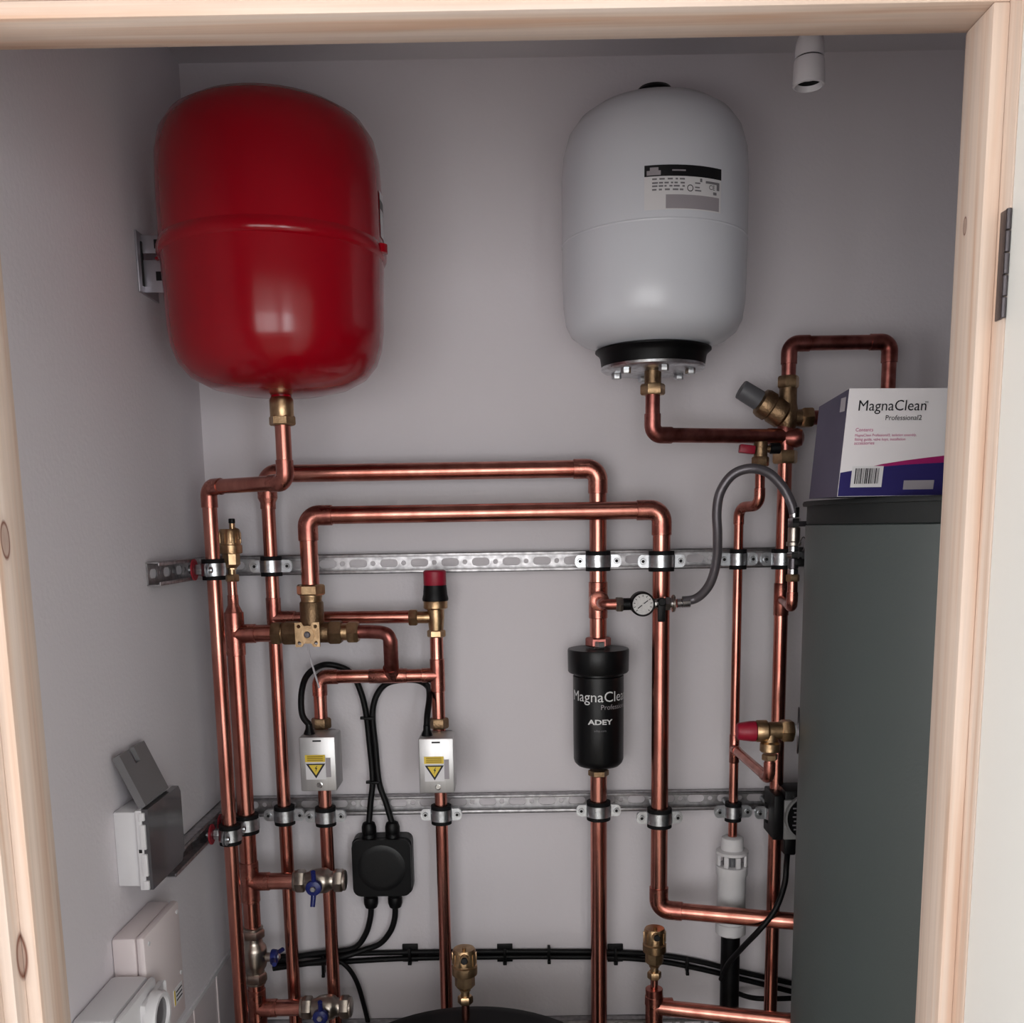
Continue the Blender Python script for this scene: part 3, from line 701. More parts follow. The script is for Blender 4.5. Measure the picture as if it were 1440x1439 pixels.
for row in (252, 257.5, 262, 267):
    px = 900
    while px < 942:
        wd = random.uniform(3, 8); c_ = cv(px, min(px+wd, 943), row+1.2, row-1.2, .0006); tp.add(c_.v, c_.f); px += wd+random.uniform(1, 4)
for row in (257, 263, 267.5): c_ = cv(957, random.uniform(963, 972), row+1, row-1, .0006); tp.add(c_.v, c_.f)
for a_, b_, y0, y1 in ((964, 967, 255, 250), (972, 992, 256, 252.5), (983, 988, 271, 267), (988, 992, 264, 254)): c_ = cv(a_, b_, y0, y1, .0006); tp.add(c_.v, c_.f)
T.part('label_print', tp, TXTG, parent=lb)
rg = MB(); n_ = 20; aC = sa(950.5)
for i in range(n_):
    pass
vsr = []
for i in range(n_):
    t_ = 2*math.pi*i/n_
    for rr in (3.2*k, 4.2*k): a_ = aC+rr*math.cos(t_)/rv; vsr.append((ax.x+(rv+.0006)*math.sin(a_), d-(rv+.0006)*math.cos(a_), zf(264.5)+rr*math.sin(t_)))
rg.add(vsr, [(2*i, 2*((i+1) % n_), 2*((i+1) % n_)+1, 2*i+1) for i in range(n_)])
T.part('label_print', rg, TXTB, parent=lb)
vs, fs = text_mb('CE', 9*k); aE = sa(977); m_ = MB().add([(ax.x+(rv+.0006)*math.sin(aE+x/rv), d-(rv+.0006)*math.cos(aE+x/rv), zf(264)+y) for x, y in vs], fs)
T.part('label_print', m_, TXTB, parent=lb, smooth=False)
T.part('wall_strap', MB().box2((ax.x-.05, d+.10, zz(320)), (ax.x+.05, WALL, zz(290)), .002), GALV)
# its pipe
zW = zat(1000, 613, 1.55)
T = Thing('copper_pipe', 'copper pipe from the white vessel across to the reducing valve', 'pipe', (ax.x, d, zW))
T.part('tank_nipple', MB().cyl((ax.x, d, zz(545)), (ax.x, d, zz(517)), .0125, 24, .001), BRASSD)
nut(T, (ax.x, d, zz(548)), Z, .0185, .016)
pipes(T, [(ax.x, d, zz(545)), (ax.x, d, zW), (x10-.012, d10-.006, zW)], D22, COPPERD, COPPERD)
T.part('tee', MB().lathe([(.0125, -.030), (.0128, -.029), (.0128, .024), (.0120, .026)], (x10, d10, zW), Z, 24)
       .lathe([(.0128, 0), (.0125, .030)], (x10, d10, zW), V((-1, -.25, 0)), 24).lathe([(.0125, 0), (.0140, .008), (.0150, .016), (.0120, .024), (.004, .027)], (x10, d10-.004, zW-.003), V((.95, -.3, 0)), 24), COPPERD)

# pressure reducing valve
dp = d10; T = Thing('reducing_valve', 'brass pressure reducing valve with slanted grey knob beside the carton', 'valve', (x10+.003, dp, z10(600)))
kp = K(dp); xp = x10+.002; zp = z10(588)
vc = V((xp, dp, zp))
bd = MB().lathe([(.0115, -.018), (.0155, -.010), (.0175, 0), (.0160, .010), (.0138, .022), (.0132, .050)], vc, Z, 28)
bd.cyl(vc, vc+X*.024, .0130, 24)
T.part('valve_body', bd, BRASSD)
T.part('compression_nut', MB().hexn((xp, dp, z10(546)), Z, .0165, 16*kp), BRASS)
T.part('compression_nut', MB().hexn(vc+X*.021, X, .0165, .018), BRASS)
sa_ = V((-.85, -.06, .50)).normalized()
T.part('spring_housing', MB().lathe([(.0150, .004), (.0215, .010), (.0215, .027), (.0200, .029), (.0200, .031), (.0225, .033), (.0225, .044), (.0205, .050), (.0150, .053)], vc, sa_, 36), BRASSD)
T.part('knob', MB().lathe([(.0155, .050), (.0150, .085), (.0143, .087)], vc, sa_, 10), GREYP, 'grey adjusting knob')
T = Thing('copper_pipe', 'copper hoop pipe rising above the reducing valve and behind the carton', 'pipe', (x10, dp, z10(482)))
zH = zat(1180, 482, dp); xH = at(1250, 520, dp).x
pipes(T, [(xp, dp, z10(538)), (xp, dp, zH), (xH, dp, zH), (xH, dp, zat(1250, 700, dp))], D22, COPPERD, COPPERD)
T = Thing('copper_pipe', 'short copper stub between the reducing valve and the carton', 'pipe', vc+X*.04)
T.part('pipe_length', MB().cyl(vc+X*.036, vc+X*.16, D22/2, 24), COPPERD)

# ------------------------------------------------------------------ pipe 9: 15 mm discharge to the tundish
d9 = 1.602; p9 = at(1033.6, 1000, d9); x9 = p9.x
z9 = lambda py: vert(1033.6, 1000, d9, py)[0].z
dt = 1.558; q0 = at(1069, 660, dt)
T = Thing('drain_valve', 'small brass drain valve with red lever under the white vessel pipe', 'valve', (q0.x, dt, zat(1069, 656, dt)))
zq = lambda py: vert(1069, 660, dt, py)[0].z
T.part('valve_body', MB().cyl((q0.x, dt, zq(648)), (q0.x, dt, zq(621)), .0105, 20, .001), BRASSD)
T.part('compression_nut', MB().hexn((q0.x, dt, zq(656)), Z, .0135, 13*K(dt)), BRASSD)
T.part('cross_stem', MB().cyl((q0.x-.012, dt, zq(632)), (q0.x+.019, dt, zq(632)), .0055, 14), BRASSD)
T.part('lever', MB().box((q0.x-.022, dt-.004, zq(632)), (.024, .013, .013), .002, Matrix.Rotation(.12, 3, 'Y')), REDP, 'red lever')
T.part('end_cap', MB().cyl((q0.x+.014, dt, zq(631)), (q0.x+.030, dt, zq(631)), .0085, 14, .001), BLACK)
T = Thing('copper_pipe', 'slim copper discharge pipe stepping down to the white tundish', 'pipe', (x9, d9, z9(1170)))
zS = zq(711)
pipes(T, [(q0.x, dt, zq(652)), (q0.x, dt, zS), (x9, d9, zS-.002), (x9, d9, z9(1182))], D15, R=.016)
db = 1.40; rb = at(1079, 1098, db); zb = rb.z
zj = zb+.002
tee(T, (x9, d9, zj), Z, V((rb.x-x9, db-d9, 0)), D15, Lm=.024, Lb=.022)
rx = at(1083, 1040, db).x
pipes(T, [(x9, d9, zj), (rx, db, zj), (rx, db, zat(1083, 1066, db))], D15, R=.014)
clamp('clamp on the upper rail holding the slim discharge pipe under the hose', (x9, d9, Z1), D15, X, Y, WALL-.004-d9)
clamp('clamp on the lower rail above the white tundish', (x9, d9, Z2-.002), D15, X, Y, WALL-.004-d9)
# tundish
T = Thing('tundish', 'white plastic tundish with windowed ring on the discharge pipe', 'tundish', (x9, d9, z9(1312)))
kt = K(d9); to = V((x9, d9, z9(1312))); tz = lambda py: z9(py)-to.z
T.part('inlet_collar', MB().lathe([(15*kt, tz(1197)), (16.5*kt, tz(1195)), (15.5*kt, tz(1178)), (12*kt, tz(1176))], to, Z, 28), WHITEP)
T.part('top_ring', MB().lathe([(15*kt, tz(1202)), (23*kt, tz(1200)), (23.5*kt, tz(1196)), (16*kt, tz(1194))], to, Z, 32), WHITEP)
for i in range(8):
    a = 2*math.pi*i/8+.2
    T.part('window_bar', MB().box(to+V((21*kt*math.cos(a), 21*kt*math.sin(a), tz(1208))), (.0045, .008, 16*kt), .0006, Matrix.Rotation(a, 3, 'Z')), WHITEP)
T.part('inner_funnel', MB().cyl(to+Z*tz(1218), to+Z*tz(1200), 13*kt, 24), GREYP)
T.part('funnel_body', MB().lathe([(20.5*kt, tz(1298)), (20.5*kt, tz(1232)), (22.5*kt, tz(1229)), (23*kt, tz(1217)), (20*kt, tz(1216)), (13*kt, tz(1216))], to, Z, 32), WHITEP)
T.part('bottom_nut', MB().lathe([(20*kt, tz(1313)), (22.5*kt, tz(1311)), (22.5*kt, tz(1297)), (20*kt, tz(1296))], to, Z, 12), WHITEP)
solo('waste_pipe', MB().cyl((x9, d9, .02), (x9, d9, z9(1308)), 14*kt, 28), BLACK, 'black plastic waste pipe below the white tundish', 'pipe', (x9, d9, 0))

# ------------------------------------------------------------------ relief valve on the cylinder
T = Thing('relief_valve', 'brass relief valve with dark red cap on the side of the cylinder', 'valve', (rx, db, zat(1083, 1070, db)))
zr = zat(1083, 1028, db); kr = K(db); vc = V((rx, db, zr))
T.part('cap', MB().lathe([(.0105, 0), (.0125, .002), (.0150, 20*kr), (.0152, 26*kr), (.0120, 28*kr)], vc-X*48*kr, X, 10), REDP, 'dark red cap')
T.part('bonnet', MB().lathe([(.0150, 0), (.0160, .002), (.0160, 15*kr), (.0130, 18*kr)], vc-X*21*kr, X, 28), BRASS)
bd = MB().cyl(vc-X*8*kr, vc+X*18*kr, .0130, 24, .001)
bd.lathe([(.0125, 0), (.0115, -15*kr), (.0145, -18*kr), (.0145, -29*kr), (.0125, -31*kr)], vc, Z, 24)
T.part('valve_body', bd, BRASS)
T.part('outlet_nut', MB().hexn((rx, db, zat(1083, 1069, db)), Z, .0115, 9*kr), BRASS)
T.part('inlet_nut', MB().hexn(vc+X*15*kr, X, .0170, 17*kr), BRASS)
T.part('thread', MB().cyl(vc+X*31*kr, vc+X*52*kr, .0085, 16), WHITEP, 'white taped thread')

# ------------------------------------------------------------------ grey cylinder
CX, CY, CR = .667, 1.30, .275
dl = 1.37; zlb = zat(1134, 737, dl); zlt = zat(1132, 706, dl)
T = Thing('hot_water_cylinder', 'tall grey green hot water cylinder at the right', 'water cylinder', (CX, CY, 0))
T.part('casing', MB().lathe([(CR-.01, 0), (CR, .01), (CR, zlb-.002), (CR-.004, zlb)], (CX, CY, 0), Z, 96), CYLG)
T.part('lid', MB().lathe([(CR-.006, zlb), (CR-.001, zlb), (CR-.0015, zlt-.0065), (CR+.004, zlt-.006), (CR+.0045, zlt-.003), (CR+.003, zlt), (CR-.03, zlt), (.001, zlt+.0005)], (CX, CY, 0), Z, 96), CYLL, 'dark rubber lid')
fx = CX-math.sqrt(CR*CR-(db-CY)**2)
T.part('boss_plate', MB().lathe([(.031, 0), (.034, .0006), (.034, .0022), (.031, .003)], (fx-.004, db, zr), V((.96, -.28, 0)), 32), STEELD)
# carton on the lid
cb = at(1177.5, 703, 1.15); rz = Matrix.Rotation(math.radians(5), 3, 'Z') @ Matrix.Rotation(math.radians(2.2), 3, 'Y')
bw, bh, bdp = .235, zat(1189, 551, 1.15)-zat(1178, 703, 1.15), .085
B0 = V((cb.x, 1.15, zlt+.001))
exx, eyy, ezz = rz @ X, rz @ Y, rz @ Z
exx = V((math.cos(math.radians(5)), math.sin(math.radians(5)), 0)); eyy = V((-exx.y, exx.x, 0)); ezz = Z
lean = V((.010/.125, 0, 0))                       # the carton is racked a little to the right
def bp_(x, y, z): return B0+exx*x+eyy*y+ezz*z+lean*z
T = Thing('carton', 'white and purple filter carton on top of the grey cylinder', 'box', bp_(bw/2, bdp/2, 0))
m = MB(); vs = [bp_(x, y, z) for z in (0, bh) for x, y in ((0, 0), (bw, 0), (bw, bdp), (0, bdp))]
T.part('front_panel', MB().add([bp_(0, 0, 0), bp_(bw, 0, 0), bp_(bw, 0, bh), bp_(0, 0, bh), bp_(0, .0012, 0), bp_(bw, .0012, 0), bp_(bw, .0012, bh), bp_(0, .0012, bh)],
       [(0, 1, 2, 3), (7, 6, 5, 4), (0, 4, 5, 1), (1, 5, 6, 2), (2, 6, 7, 3), (3, 7, 4, 0)]), CARD, 'white printed front', smooth=False)
y0_ = .0012
vs = [bp_(x, y, z if y == y0_ or z == 0 else z-.010) for z in (0, bh) for x, y in ((.0003, y0_), (bw-.0003, y0_), (bw, bdp), (0, bdp))]
T.part('carton_shell', MB().add(vs, [(0, 3, 2, 1), (4, 5, 6, 7), (1, 2, 6, 5), (2, 3, 7, 6), (3, 0, 4, 7)]), CARDS, 'purple grey sides', smooth=False)
T.part('side_sticker', MB().add([bp_(-.0004, y, z) for y, z in ((.006, bh*.80), (.020, bh*.80), (.020, bh*.93), (.006, bh*.93))], [(0, 3, 2, 1)]), LABELG, smooth=False)
sc_ = bh/152.0
def fp(u, v, e=.0005): return bp_(u*sc_, -e, bh-v*sc_)      # u, v in photo-like units from the top left corner
def poly(pts, e): return MB().add([fp(u, v, e) for u, v in pts], [tuple(reversed(range(len(pts))))])
topc = [(0, 112), (20, 108), (45, 104), (75, 98), (110, 94), (150, 90), (200, 86), (283, 82)]
mg = MB()
low = [(36, 112.5), (60, 110), (95, 107.5), (130, 106), (170, 104.5), (220, 103), (283, 101)]
hi = [(36, 112), (60, 106.5), (95, 101.5), (130, 97.5), (170, 93.5), (220, 89.5), (283, 85)]
vs = []; fs = []
for (a, b_), (c_, d_) in zip(hi, low): vs += [fp(a, b_, .0005), fp(c_, d_, .0005)]
for i in range(len(hi)-1): fs.append((2*i, 2*i+1, 2*i+3, 2*i+2))
T.part('magenta_swoosh', MB().add(vs, fs), MAGENTA, 'magenta swoosh', smooth=False)
nv = [(0, 118), (18, 115), (36, 112.2), (60, 110), (95, 107.5), (130, 106), (170, 104.5), (220, 103), (283, 101)]
vs = []; fs = []
for a, b_ in nv: vs += [fp(a, b_, .0004), fp(a, 151.5, .0004)]
for i in range(len(nv)-1): fs.append((2*i, 2*i+1, 2*i+3, 2*i+2))
T.part('navy_band', MB().add(vs, fs), NAVY, 'navy lower band', smooth=False)
def ftext(txt, u, v, wd, mat, bold=0., e=.0007):
    q, f = text_mb(txt, wd*sc_, bold); return T.part('lettering', MB().add([fp(u, v, e)+exx*x+ezz*y+lean*y for x, y in q], f), mat, smooth=False)
ftext('MagnaClean', 16, 31, 101, TXTB); ftext('Professional2', 58, 44.5, 54, TXTB); ftext('TM', 114, 21, 5, TXTB)
ftext('Contents', 15.5, 60, 26, TXTM)
ftext('MagnaClean Professional2, isolation assembly,', 15.5, 67, 92, TXTM); ftext('fitting guide, valve keys, installation', 15.5, 73, 76, TXTM); ftext('accessories', 15.5, 78.5, 30, TXTM)
st = T.part('barcode_label', poly([(17, 109), (64, 109), (64, 139), (17, 139)], .0006), LABELW, 'white barcode label', smooth=False)
bars = MB(); u = 22.; random.seed(9)
while u < 59:
    wd = random.choice((.7, .7, 1.1, 1.8)); q = poly([(u, 112), (u+wd, 112), (u+wd, 134), (u, 134)], .0009); bars.add(q.v, q.f); u += wd+random.choice((.7, .9, 1.4))
T.part('barcode_bars', bars, TXTB, parent=st, smooth=False)
T.part('plain_sticker', poly([(97, 130), (143, 130), (143, 143), (97, 143)], .0006), LABELG, 'pale sticker', smooth=False)

# pump on pipe 10, part hidden behind the cylinder
T = Thing('circulation_pump', 'black pump with grey dial ring half hidden behind the cylinder', 'pump', (x10, d10-.02, z10(1180)))
pa, pb = at(1084, 1178, d10-.03), at(1100, 1116, d10-.03)
xa = pa.x; xb = at(1098, 1150, d10-.03).x; za, zb_ = pa.z, pb.z
T.part('pump_block', MB().box2((xa, d10-.045, za), (xb, d10+.02, zb_), .002), BLACK)
hx0 = xb-.001; hc = V((xb+.039, d10-.05, (za+zb_)/2+.003))
T.part('pump_head', MB().box2((xb+.002, d10-.044, za-.004), (xb+.085, d10+.01, zb_+.008), .003), BLACK)
T.part('face_plate', MB().box2((xb, d10-.050, za+.002), (xb+.085, d10-.044, zb_-.006), .002), PUMPG, 'grey face plate')
dial = T.part('dial', MB().cyl(hc+Y*.002, hc-Y*.006, .036, 40, .001), BLACK, 'black round display')
T.part('dial_ring', MB().ring(hc-Y*.004, Y, .036, .039, .008, 40), PUMPG)
bm_ = MB()
for i in range(6): bm_.box(hc+V((-.022+.002*(i % 2), -.0063, .016-.007*i)), (.010, .0006, .0022))
bm_.box(hc+V((-.004, -.0063, .022)), (.016, .0006, .003))
T.part('dial_marks', bm_, TXTG, parent=dial)
T.part('cable_gland', MB().box2((xb+.003, d10-.046, za-.026), (xb+.022, d10-.020, za+.004), .003), BLACK)

# ------------------------------------------------------------------ safety valve and valve boxes
T = Thing('safety_valve', 'brass safety valve with red cap and black collar under the upper rail', 'valve', (x7, d7, z7(897)))
k7 = K(d7); so = V((x7, d7, z7(868))); sz = lambda py: z7(py)-so.z
T.part('cap', MB().lathe([(15*k7, sz(824)), (16*k7, sz(822)), (16*k7, sz(804)), (14*k7, sz(802))], so, Z, 32), REDP, 'dark red cap')
T.part('collar', MB().lathe([(18*k7, sz(845)), (18.5*k7, sz(842)), (17*k7, sz(836)), (16*k7, sz(823))], so, Z, 32), BLACK, 'black collar')
T.part('bonnet', MB().lathe([(14*k7, sz(857)), (17*k7, sz(855)), (17*k7, sz(846)), (16*k7, sz(844))], so, Z, 32), BRASS)
bd = MB().lathe([(10*k7, sz(888)), (11*k7, sz(878)), (12*k7, sz(868)), (12*k7, sz(856))], so, Z, 24)
bd.cyl(so, so-X*26*k7, 8.5*k7, 20)
T.part('valve_body', bd, BRASS)
T.part('side_nut', MB().hexn(so-X*38*k7, X, 12.5*k7, 12*k7), BRASS)
T.part('bottom_nut', MB().hexn((x7, d7, z7(896)), Z, 13*k7, 10*k7), BRASS)
# pipes around the boxes
p8 = at(452, 1020, d7); x8 = p8.x
z8 = lambda py: vert(452, 1020, d7, py)[0].z
zM = zat(530, 951, d7)
T = Thing('copper_pipe', 'copper manifold pipe linking the tops of the two silver valve boxes', 'pipe', (x7, d7, z7(1030)))
T.part('pipe_length', MB().cyl((x7, d7, z7(1034)), (x7, d7, z7(892)), D22/2, 24), COPPER)
tee(T, (x7, d7, zM), Z, -X, D22)
pipes(T, [(x7, d7, zM), (x8, d7, zM), (x8, d7, z8(1034))], D22)
xm = at(553, 950, d7).x
T.part('tee', MB().lathe([(.0114, -.040), (.0121, -.039), (.0121, .022), (.0114, .023)], (xm, d7, zM), X, 24).lathe([(.0124, 0), (.0121, .024)], (xm, d7, zM), V((-.12, -.8, .8)), 24), COPPERF)
xk = at(549, 905, d2-.012).x
T.part('swept_bend', MB().tube(spline([(xv+62*kk, d2, zv), (xv+80*kk, d2-.002, zv), (xk-.014, d2-.008, zv-.001), (xk-.004, d2-.012, zv-.005), (xk, d2-.012, zv-.014)], 6)
       +[V((xm-.001, d7-.010, zM+.010))], [D22/2]*24+[.0118, .0122], 20), COPPERD)
for xx, zf, gap in ((x8, z8, None), (x7, z7, None)):
    nut(T, (xx, d7, zf(1017)), Z, .0165, 15*k7, BRASSD)
def valve_box(label, xf0, xf1, zt_, zb_, xx):
    yf, yb = d7-.072, d7-.012
    T = Thing('valve_actuator', label, 'actuator', ((xf0+xf1)/2, (yf+yb)/2, zb_), 'silver zone valve actuators')
    T.part('cover', MB().box2((xf0, yf, zb_), (xf1, yb, zt_), .0022), STEELBOX)
    wdt = xf1-xf0; hgt = zt_-zb_
    def fpt(u, v, e): return V((xf0+u*wdt, yf-e, zt_-v*hgt))
    def quad(u0, v0, u1, v1, e): return MB().add([fpt(u0, v0, e), fpt(u0, v1, e), fpt(u1, v1, e), fpt(u1, v0, e)], [(0, 1, 2, 3)])
    T.part('top_slot', quad(.38, .055, .62, .085, .0003), DARK, smooth=False)
    st = T.part('warning_label', quad(.16, .33, .72, .78, .0003), LABELW, 'white label with yellow warning signs', smooth=False)
    T.part('label_edge', quad(.72, .38, .86, .74, .0003), LABELG, smooth=False)
    T.part('yellow_strip', quad(.15, .325, .71, .455, .0006), YELLOW, parent=st, smooth=False)
    pr = MB()
    for v in (.355, .39, .425): q = quad(.21, v-.012, .65, v+.012, .0008); pr.add(q.v, q.f)
    T.part('strip_print', pr, YELLOWD, parent=st, smooth=False)
    tri = lambda s, e: MB().add([fpt(.44-.26*s, .565-.075*s, e), fpt(.44, .565+.185*s, e), fpt(.44+.26*s, .565-.075*s, e)], [(0, 1, 2)])
    T.part('triangle_border', tri(1.05, .0006), TXTB, parent=st, smooth=False)
    T.part('triangle_sign', tri(.74, .0008), YELLOW, parent=st, smooth=False)
    T.part('bolt_sign', MB().add([fpt(.47, .525, .001), fpt(.41, .575, .001), fpt(.445, .58, .001), fpt(.425, .65, .001), fpt(.485, .565, .001), fpt(.45, .56, .001), fpt(.49, .525, .001)], [(0, 1, 2, 5, 6), (2, 3, 4, 5)]), TXTB, parent=st, smooth=False)
    c = fpt(.53, .885, 0)
    T.part('cover_screw', MB().lathe([(.0048, 0), (.0048, .0012), (.0036, .0016), (.0034, .0008)], c, -Y, 20), CHROME)
    T.part('cable_boot', MB().lathe([(.0095, 0), (.0085, .004), (.0060, .010), (.0055, .018)], (xf0+.012, yf+.026, zt_-.001), Z, 16), BLACK, 'black cable boot')
    T.part('valve_base', MB().box2((xx-.022, yb-.002, zb_+.004), (xx+.022, d7+.016, zt_-.004), .003), STEELD)
    return V((xf0+.012, yf+.026, zt_+.016))
yf = d7-.072
g1 = valve_box('silver actuator box with warning label on the pipe nearer the left wall', at(420, 1040, yf).x, at(470.5, 1040, yf).x, zat(445, 1037, yf), zat(447, 1113, yf), x8)
g2 = valve_box('silver actuator box with warning label below the red capped safety valve', at(588, 1041, yf).x, at(637.5, 1041, yf).x, zat(612, 1039, yf), zat(614, 1116, yf), x7)
T = Thing('copper_pipe', 'copper upright below the left silver valve box', 'pipe', (x8, d7, 0))
T.part('pipe_length', MB().cyl((x8, d7, .02), (x8, d7, z8(1105)), D22/2, 24), COPPER)
T = Thing('copper_pipe', 'copper upright below the right silver valve box, passing behind the black tank', 'pipe', (x7, d7, 0))
T.part('pipe_length', MB().cyl((x7, d7, .02), (x7, d7, z7(1105)), .0105, 24), COPPER)
clamp('clamp on the lower rail just under the left silver valve box', (x8, d7, Z2-.002), D22, X, Y, WALL-.004-d7)
clamp('clamp on the lower rail just under the right silver valve box', (x7, d7, Z2-.002), D22, X, Y, WALL-.004-d7)

# ------------------------------------------------------------------ junction box and cables
jb0, jb1 = at(496, 1263, 1.635), at(577, 1181, 1.635)
jx0, jx1, jz0, jz1 = jb0.x, jb1.x, jb0.z, jb1.z
T = Thing('junction_box', 'square black junction box with four cable glands on the back wall', 'junction box', ((jx0+jx1)/2, WALL-.002, jz0))
h = (jx1-jx0)/2; v_ = (jz1-jz0)/2; ctr = V(((jx0+jx1)/2, WALL, (jz0+jz1)/2))
T.part('base', MB().plate(ctr-Y*.0005, X, Z, [rrect(-h, -v_, h, v_, .012)], .030), BLACK)
T.part('lid', MB().plate(ctr-Y*.0305, X, Z, [rrect(-h+.001, -v_+.001, h-.001, v_-.001, .014)], .012), BLACK)
T.part('lid_boss', MB().lathe([(h*.80, 0), (h*.74, .0008), (h*.60, .001)], ctr-Y*.0425, -Y, 40), BLACKM)
gl = {}
for key, px, py, s in (('a', 519, 1168, 1), ('b', 552, 1168, 1), ('c', 522, 1275, -1), ('d', 556, 1275, -1)):
    gx_ = at(px, py, 1.655).x; base = V((gx_, 1.655, jz1-.002 if s > 0 else jz0+.002))
    T.part('cable_gland', MB().lathe([(.0128, 0), (.0128, .007), (.0120, .008), (.0128, .010), (.0128, .020), (.0105, .027), (.0070, .029)], base, Z*s, 12), BLACK)
    gl[key] = base+Z*s*.024
def cable(label, pts, r, n=6, name='cable'):
    p = [q if isinstance(q, V) else at(*q) for q in pts]
    return solo(name, MB().tube(spline(p, n), r, 10), BLACKC, label, 'cable', tuple(p[0]), 'black cables on the back wall')
c4 = .0052
cable('black cable looping up from the left valve box to the junction box', [g1, (425, 1005, 1.57), (424, 975, 1.58), (432, 950, 1.60), (452, 936, 1.635), (475, 937, 1.645), (495, 948, 1.65), (508, 975, 1.655), (515, 1005, 1.658), (519, 1040, 1.66), (524, 1095, 1.66), (521, 1130, 1.658), gl['a']], c4)
cable('black cable from the right valve box, arching left to the junction box', [g2, (601, 1005, 1.575), (604, 980, 1.60), (601, 965, 1.64), (585, 957, 1.65), (555, 958, 1.655), (538, 966, 1.658), (527, 985, 1.658), (524, 1010, 1.658), (528, 1050, 1.658), (533, 1100, 1.658), (543, 1130, 1.657), gl['b']], c4)
wd_ = WALL-.008
cable('black cable curving down left from the junction box, inner of two', [gl['c'], (521, 1290, 1.657), (515, 1312, 1.66), (503, 1330, 1.662), (485, 1337, 1.662), (440, 1342, 1.662), (384, 1352, 1.662)], c4)
cable('black cable curving down left from the junction box, outer of two', [gl['d'], (555, 1292, 1.657), (549, 1310, 1.66), (535, 1327, 1.662), (515, 1335, 1.662), (470, 1349, 1.653), (384, 1362, 1.653)], c4)
cable('upper of the two long black cables along the foot of the back wall', [(384, 1346, wd_), (480, 1342, wd_), (577, 1339.5, wd_), (710, 1338.5, wd_), (800, 1338.5, wd_), (865, 1339.5, wd_), (925, 1343, wd_), (980, 1352, wd_), (1050, 1369, wd_), (1118, 1384, wd_)], .0048)
cable('lower of the two long black cables along the foot of the back wall', [(384, 1358, wd_), (480, 1353, wd_), (577, 1348, wd_), (710, 1346, wd_), (800, 1346, wd_), (865, 1347, wd_), (925, 1352, wd_), (980, 1362, wd_), (1050, 1379, wd_), (1118, 1396, wd_)], .0048)
cable('black cable dropping from the long cables left of the black tank', [(440, 1353, 1.66), (470, 1350, 1.655), (488, 1360, 1.655), (502, 1382, 1.66), (512, 1415, 1.665), (520, 1450, 1.668)], .0042)
cable('black pump cable slanting down left behind the thick pipe end', [V((xb+.012, d10-.033, za-.02)), (1106, 1215, 1.53), (1103, 1245, 1.52), (1090, 1280, 1.51), (1068, 1308, 1.51), (1045, 1332, 1.53), (1024, 1356, 1.56), (1014, 1378, 1.575)], .0046)
cable('short black cable behind the waste pipe near the cylinder foot', [(1118, 1404, 1.62), (1080, 1405, 1.62), (1055, 1403, 1.635), (1035, 1396, 1.66), (1020, 1388, 1.668)], .0046)
for i, (px, lb) in enumerate(((577, 'left of the three square cable mounts'), (710, 'middle of the three square cable mounts'), (865, 'right of the three square cable mounts, behind the filter pipe'))):
    c = at(px, 1340, WALL-.003)
    T = Thing('cable_mount', 'black cable tie mount, '+lb, 'cable mount', c, 'black cable tie mounts')
    T.part('base_pad', MB().box(c, (23*K(WALL), .006, 27*K(WALL)), .001), BLACK)
    T.part('tie_band', MB().box(c+V((0, -.011, -.001)), (.0048, .006, .026), .001), BLACK)
    T.part('tie_head', MB().box(c+V((0, -.012, -.0145)), (.007, .007, .006), .001), BLACK)
for px, py, d_, w_, lb in ((772, 1341, WALL-.012, .022, 'small cable tie on the long cables between filter pipe and tank vent'), (966, 1357, WALL-.012, .022, 'small cable tie on the long cables right of the right air vent'),
                      (519, 1010, 1.657, .012, 'cable tie round the upright cables above the valve boxes'), (527, 1100, 1.657, .012, 'cable tie round the upright cables above the junction box'), (455, 1357, WALL-.014, .03, 'cable tie hanging under the thick cable bunch at the left')):
    c = at(px, py, d_)
    m = MB()
    if w_ == .012: m.box(c, (.018, .014, .005), .0015).box(c+V((-.011, -.004, .001)), (.007, .006, .005), .001)
    else: m.box(c, (.005, .016, w_+.004), .001).box(c+V((0, -.006, -w_/2-.003)), (.006, .006, .006), .001)
    solo('cable_tie', m, BLACK, lb, 'cable tie', tuple(c), 'black cable ties')

# ------------------------------------------------------------------ air vent branch at the bottom right
da = 1.525; a9 = at(920, 1385, da); xa_ = a9.x
za9 = lambda py: vert(920, 1385, da, py)[0].z
air_vent('air vent at the bottom right, on the branch to the cylinder', (xa_, da, za9(1376)), (0, -.9, .15), True)
T = Thing('copper_pipe', 'copper branch pipe at the bottom running right into the cylinder', 'pipe', (xa_, da, 0))
T.part('pipe_length', MB().cyl((xa_, da, za9(1404)), (xa_, da, za9(1372)), .0062, 18), COPPER)
T.part('reducer', MB().lathe([(.0155, 0), (.0150, .014), (.0080, .022)], (xa_, da, za9(1412)), Z, 24), COPPERF)
zt9 = za9(1416)
tee(T, (xa_, da, zt9), Z, X, .026)
T.part('pipe_length', MB().cyl((xa_, da, .02), (xa_, da, zt9), .013, 24), COPPER)
T.part('pipe_length', MB().cyl((xa_, da, zt9), (.448, 1.465, zt9), .013, 24), COPPER)

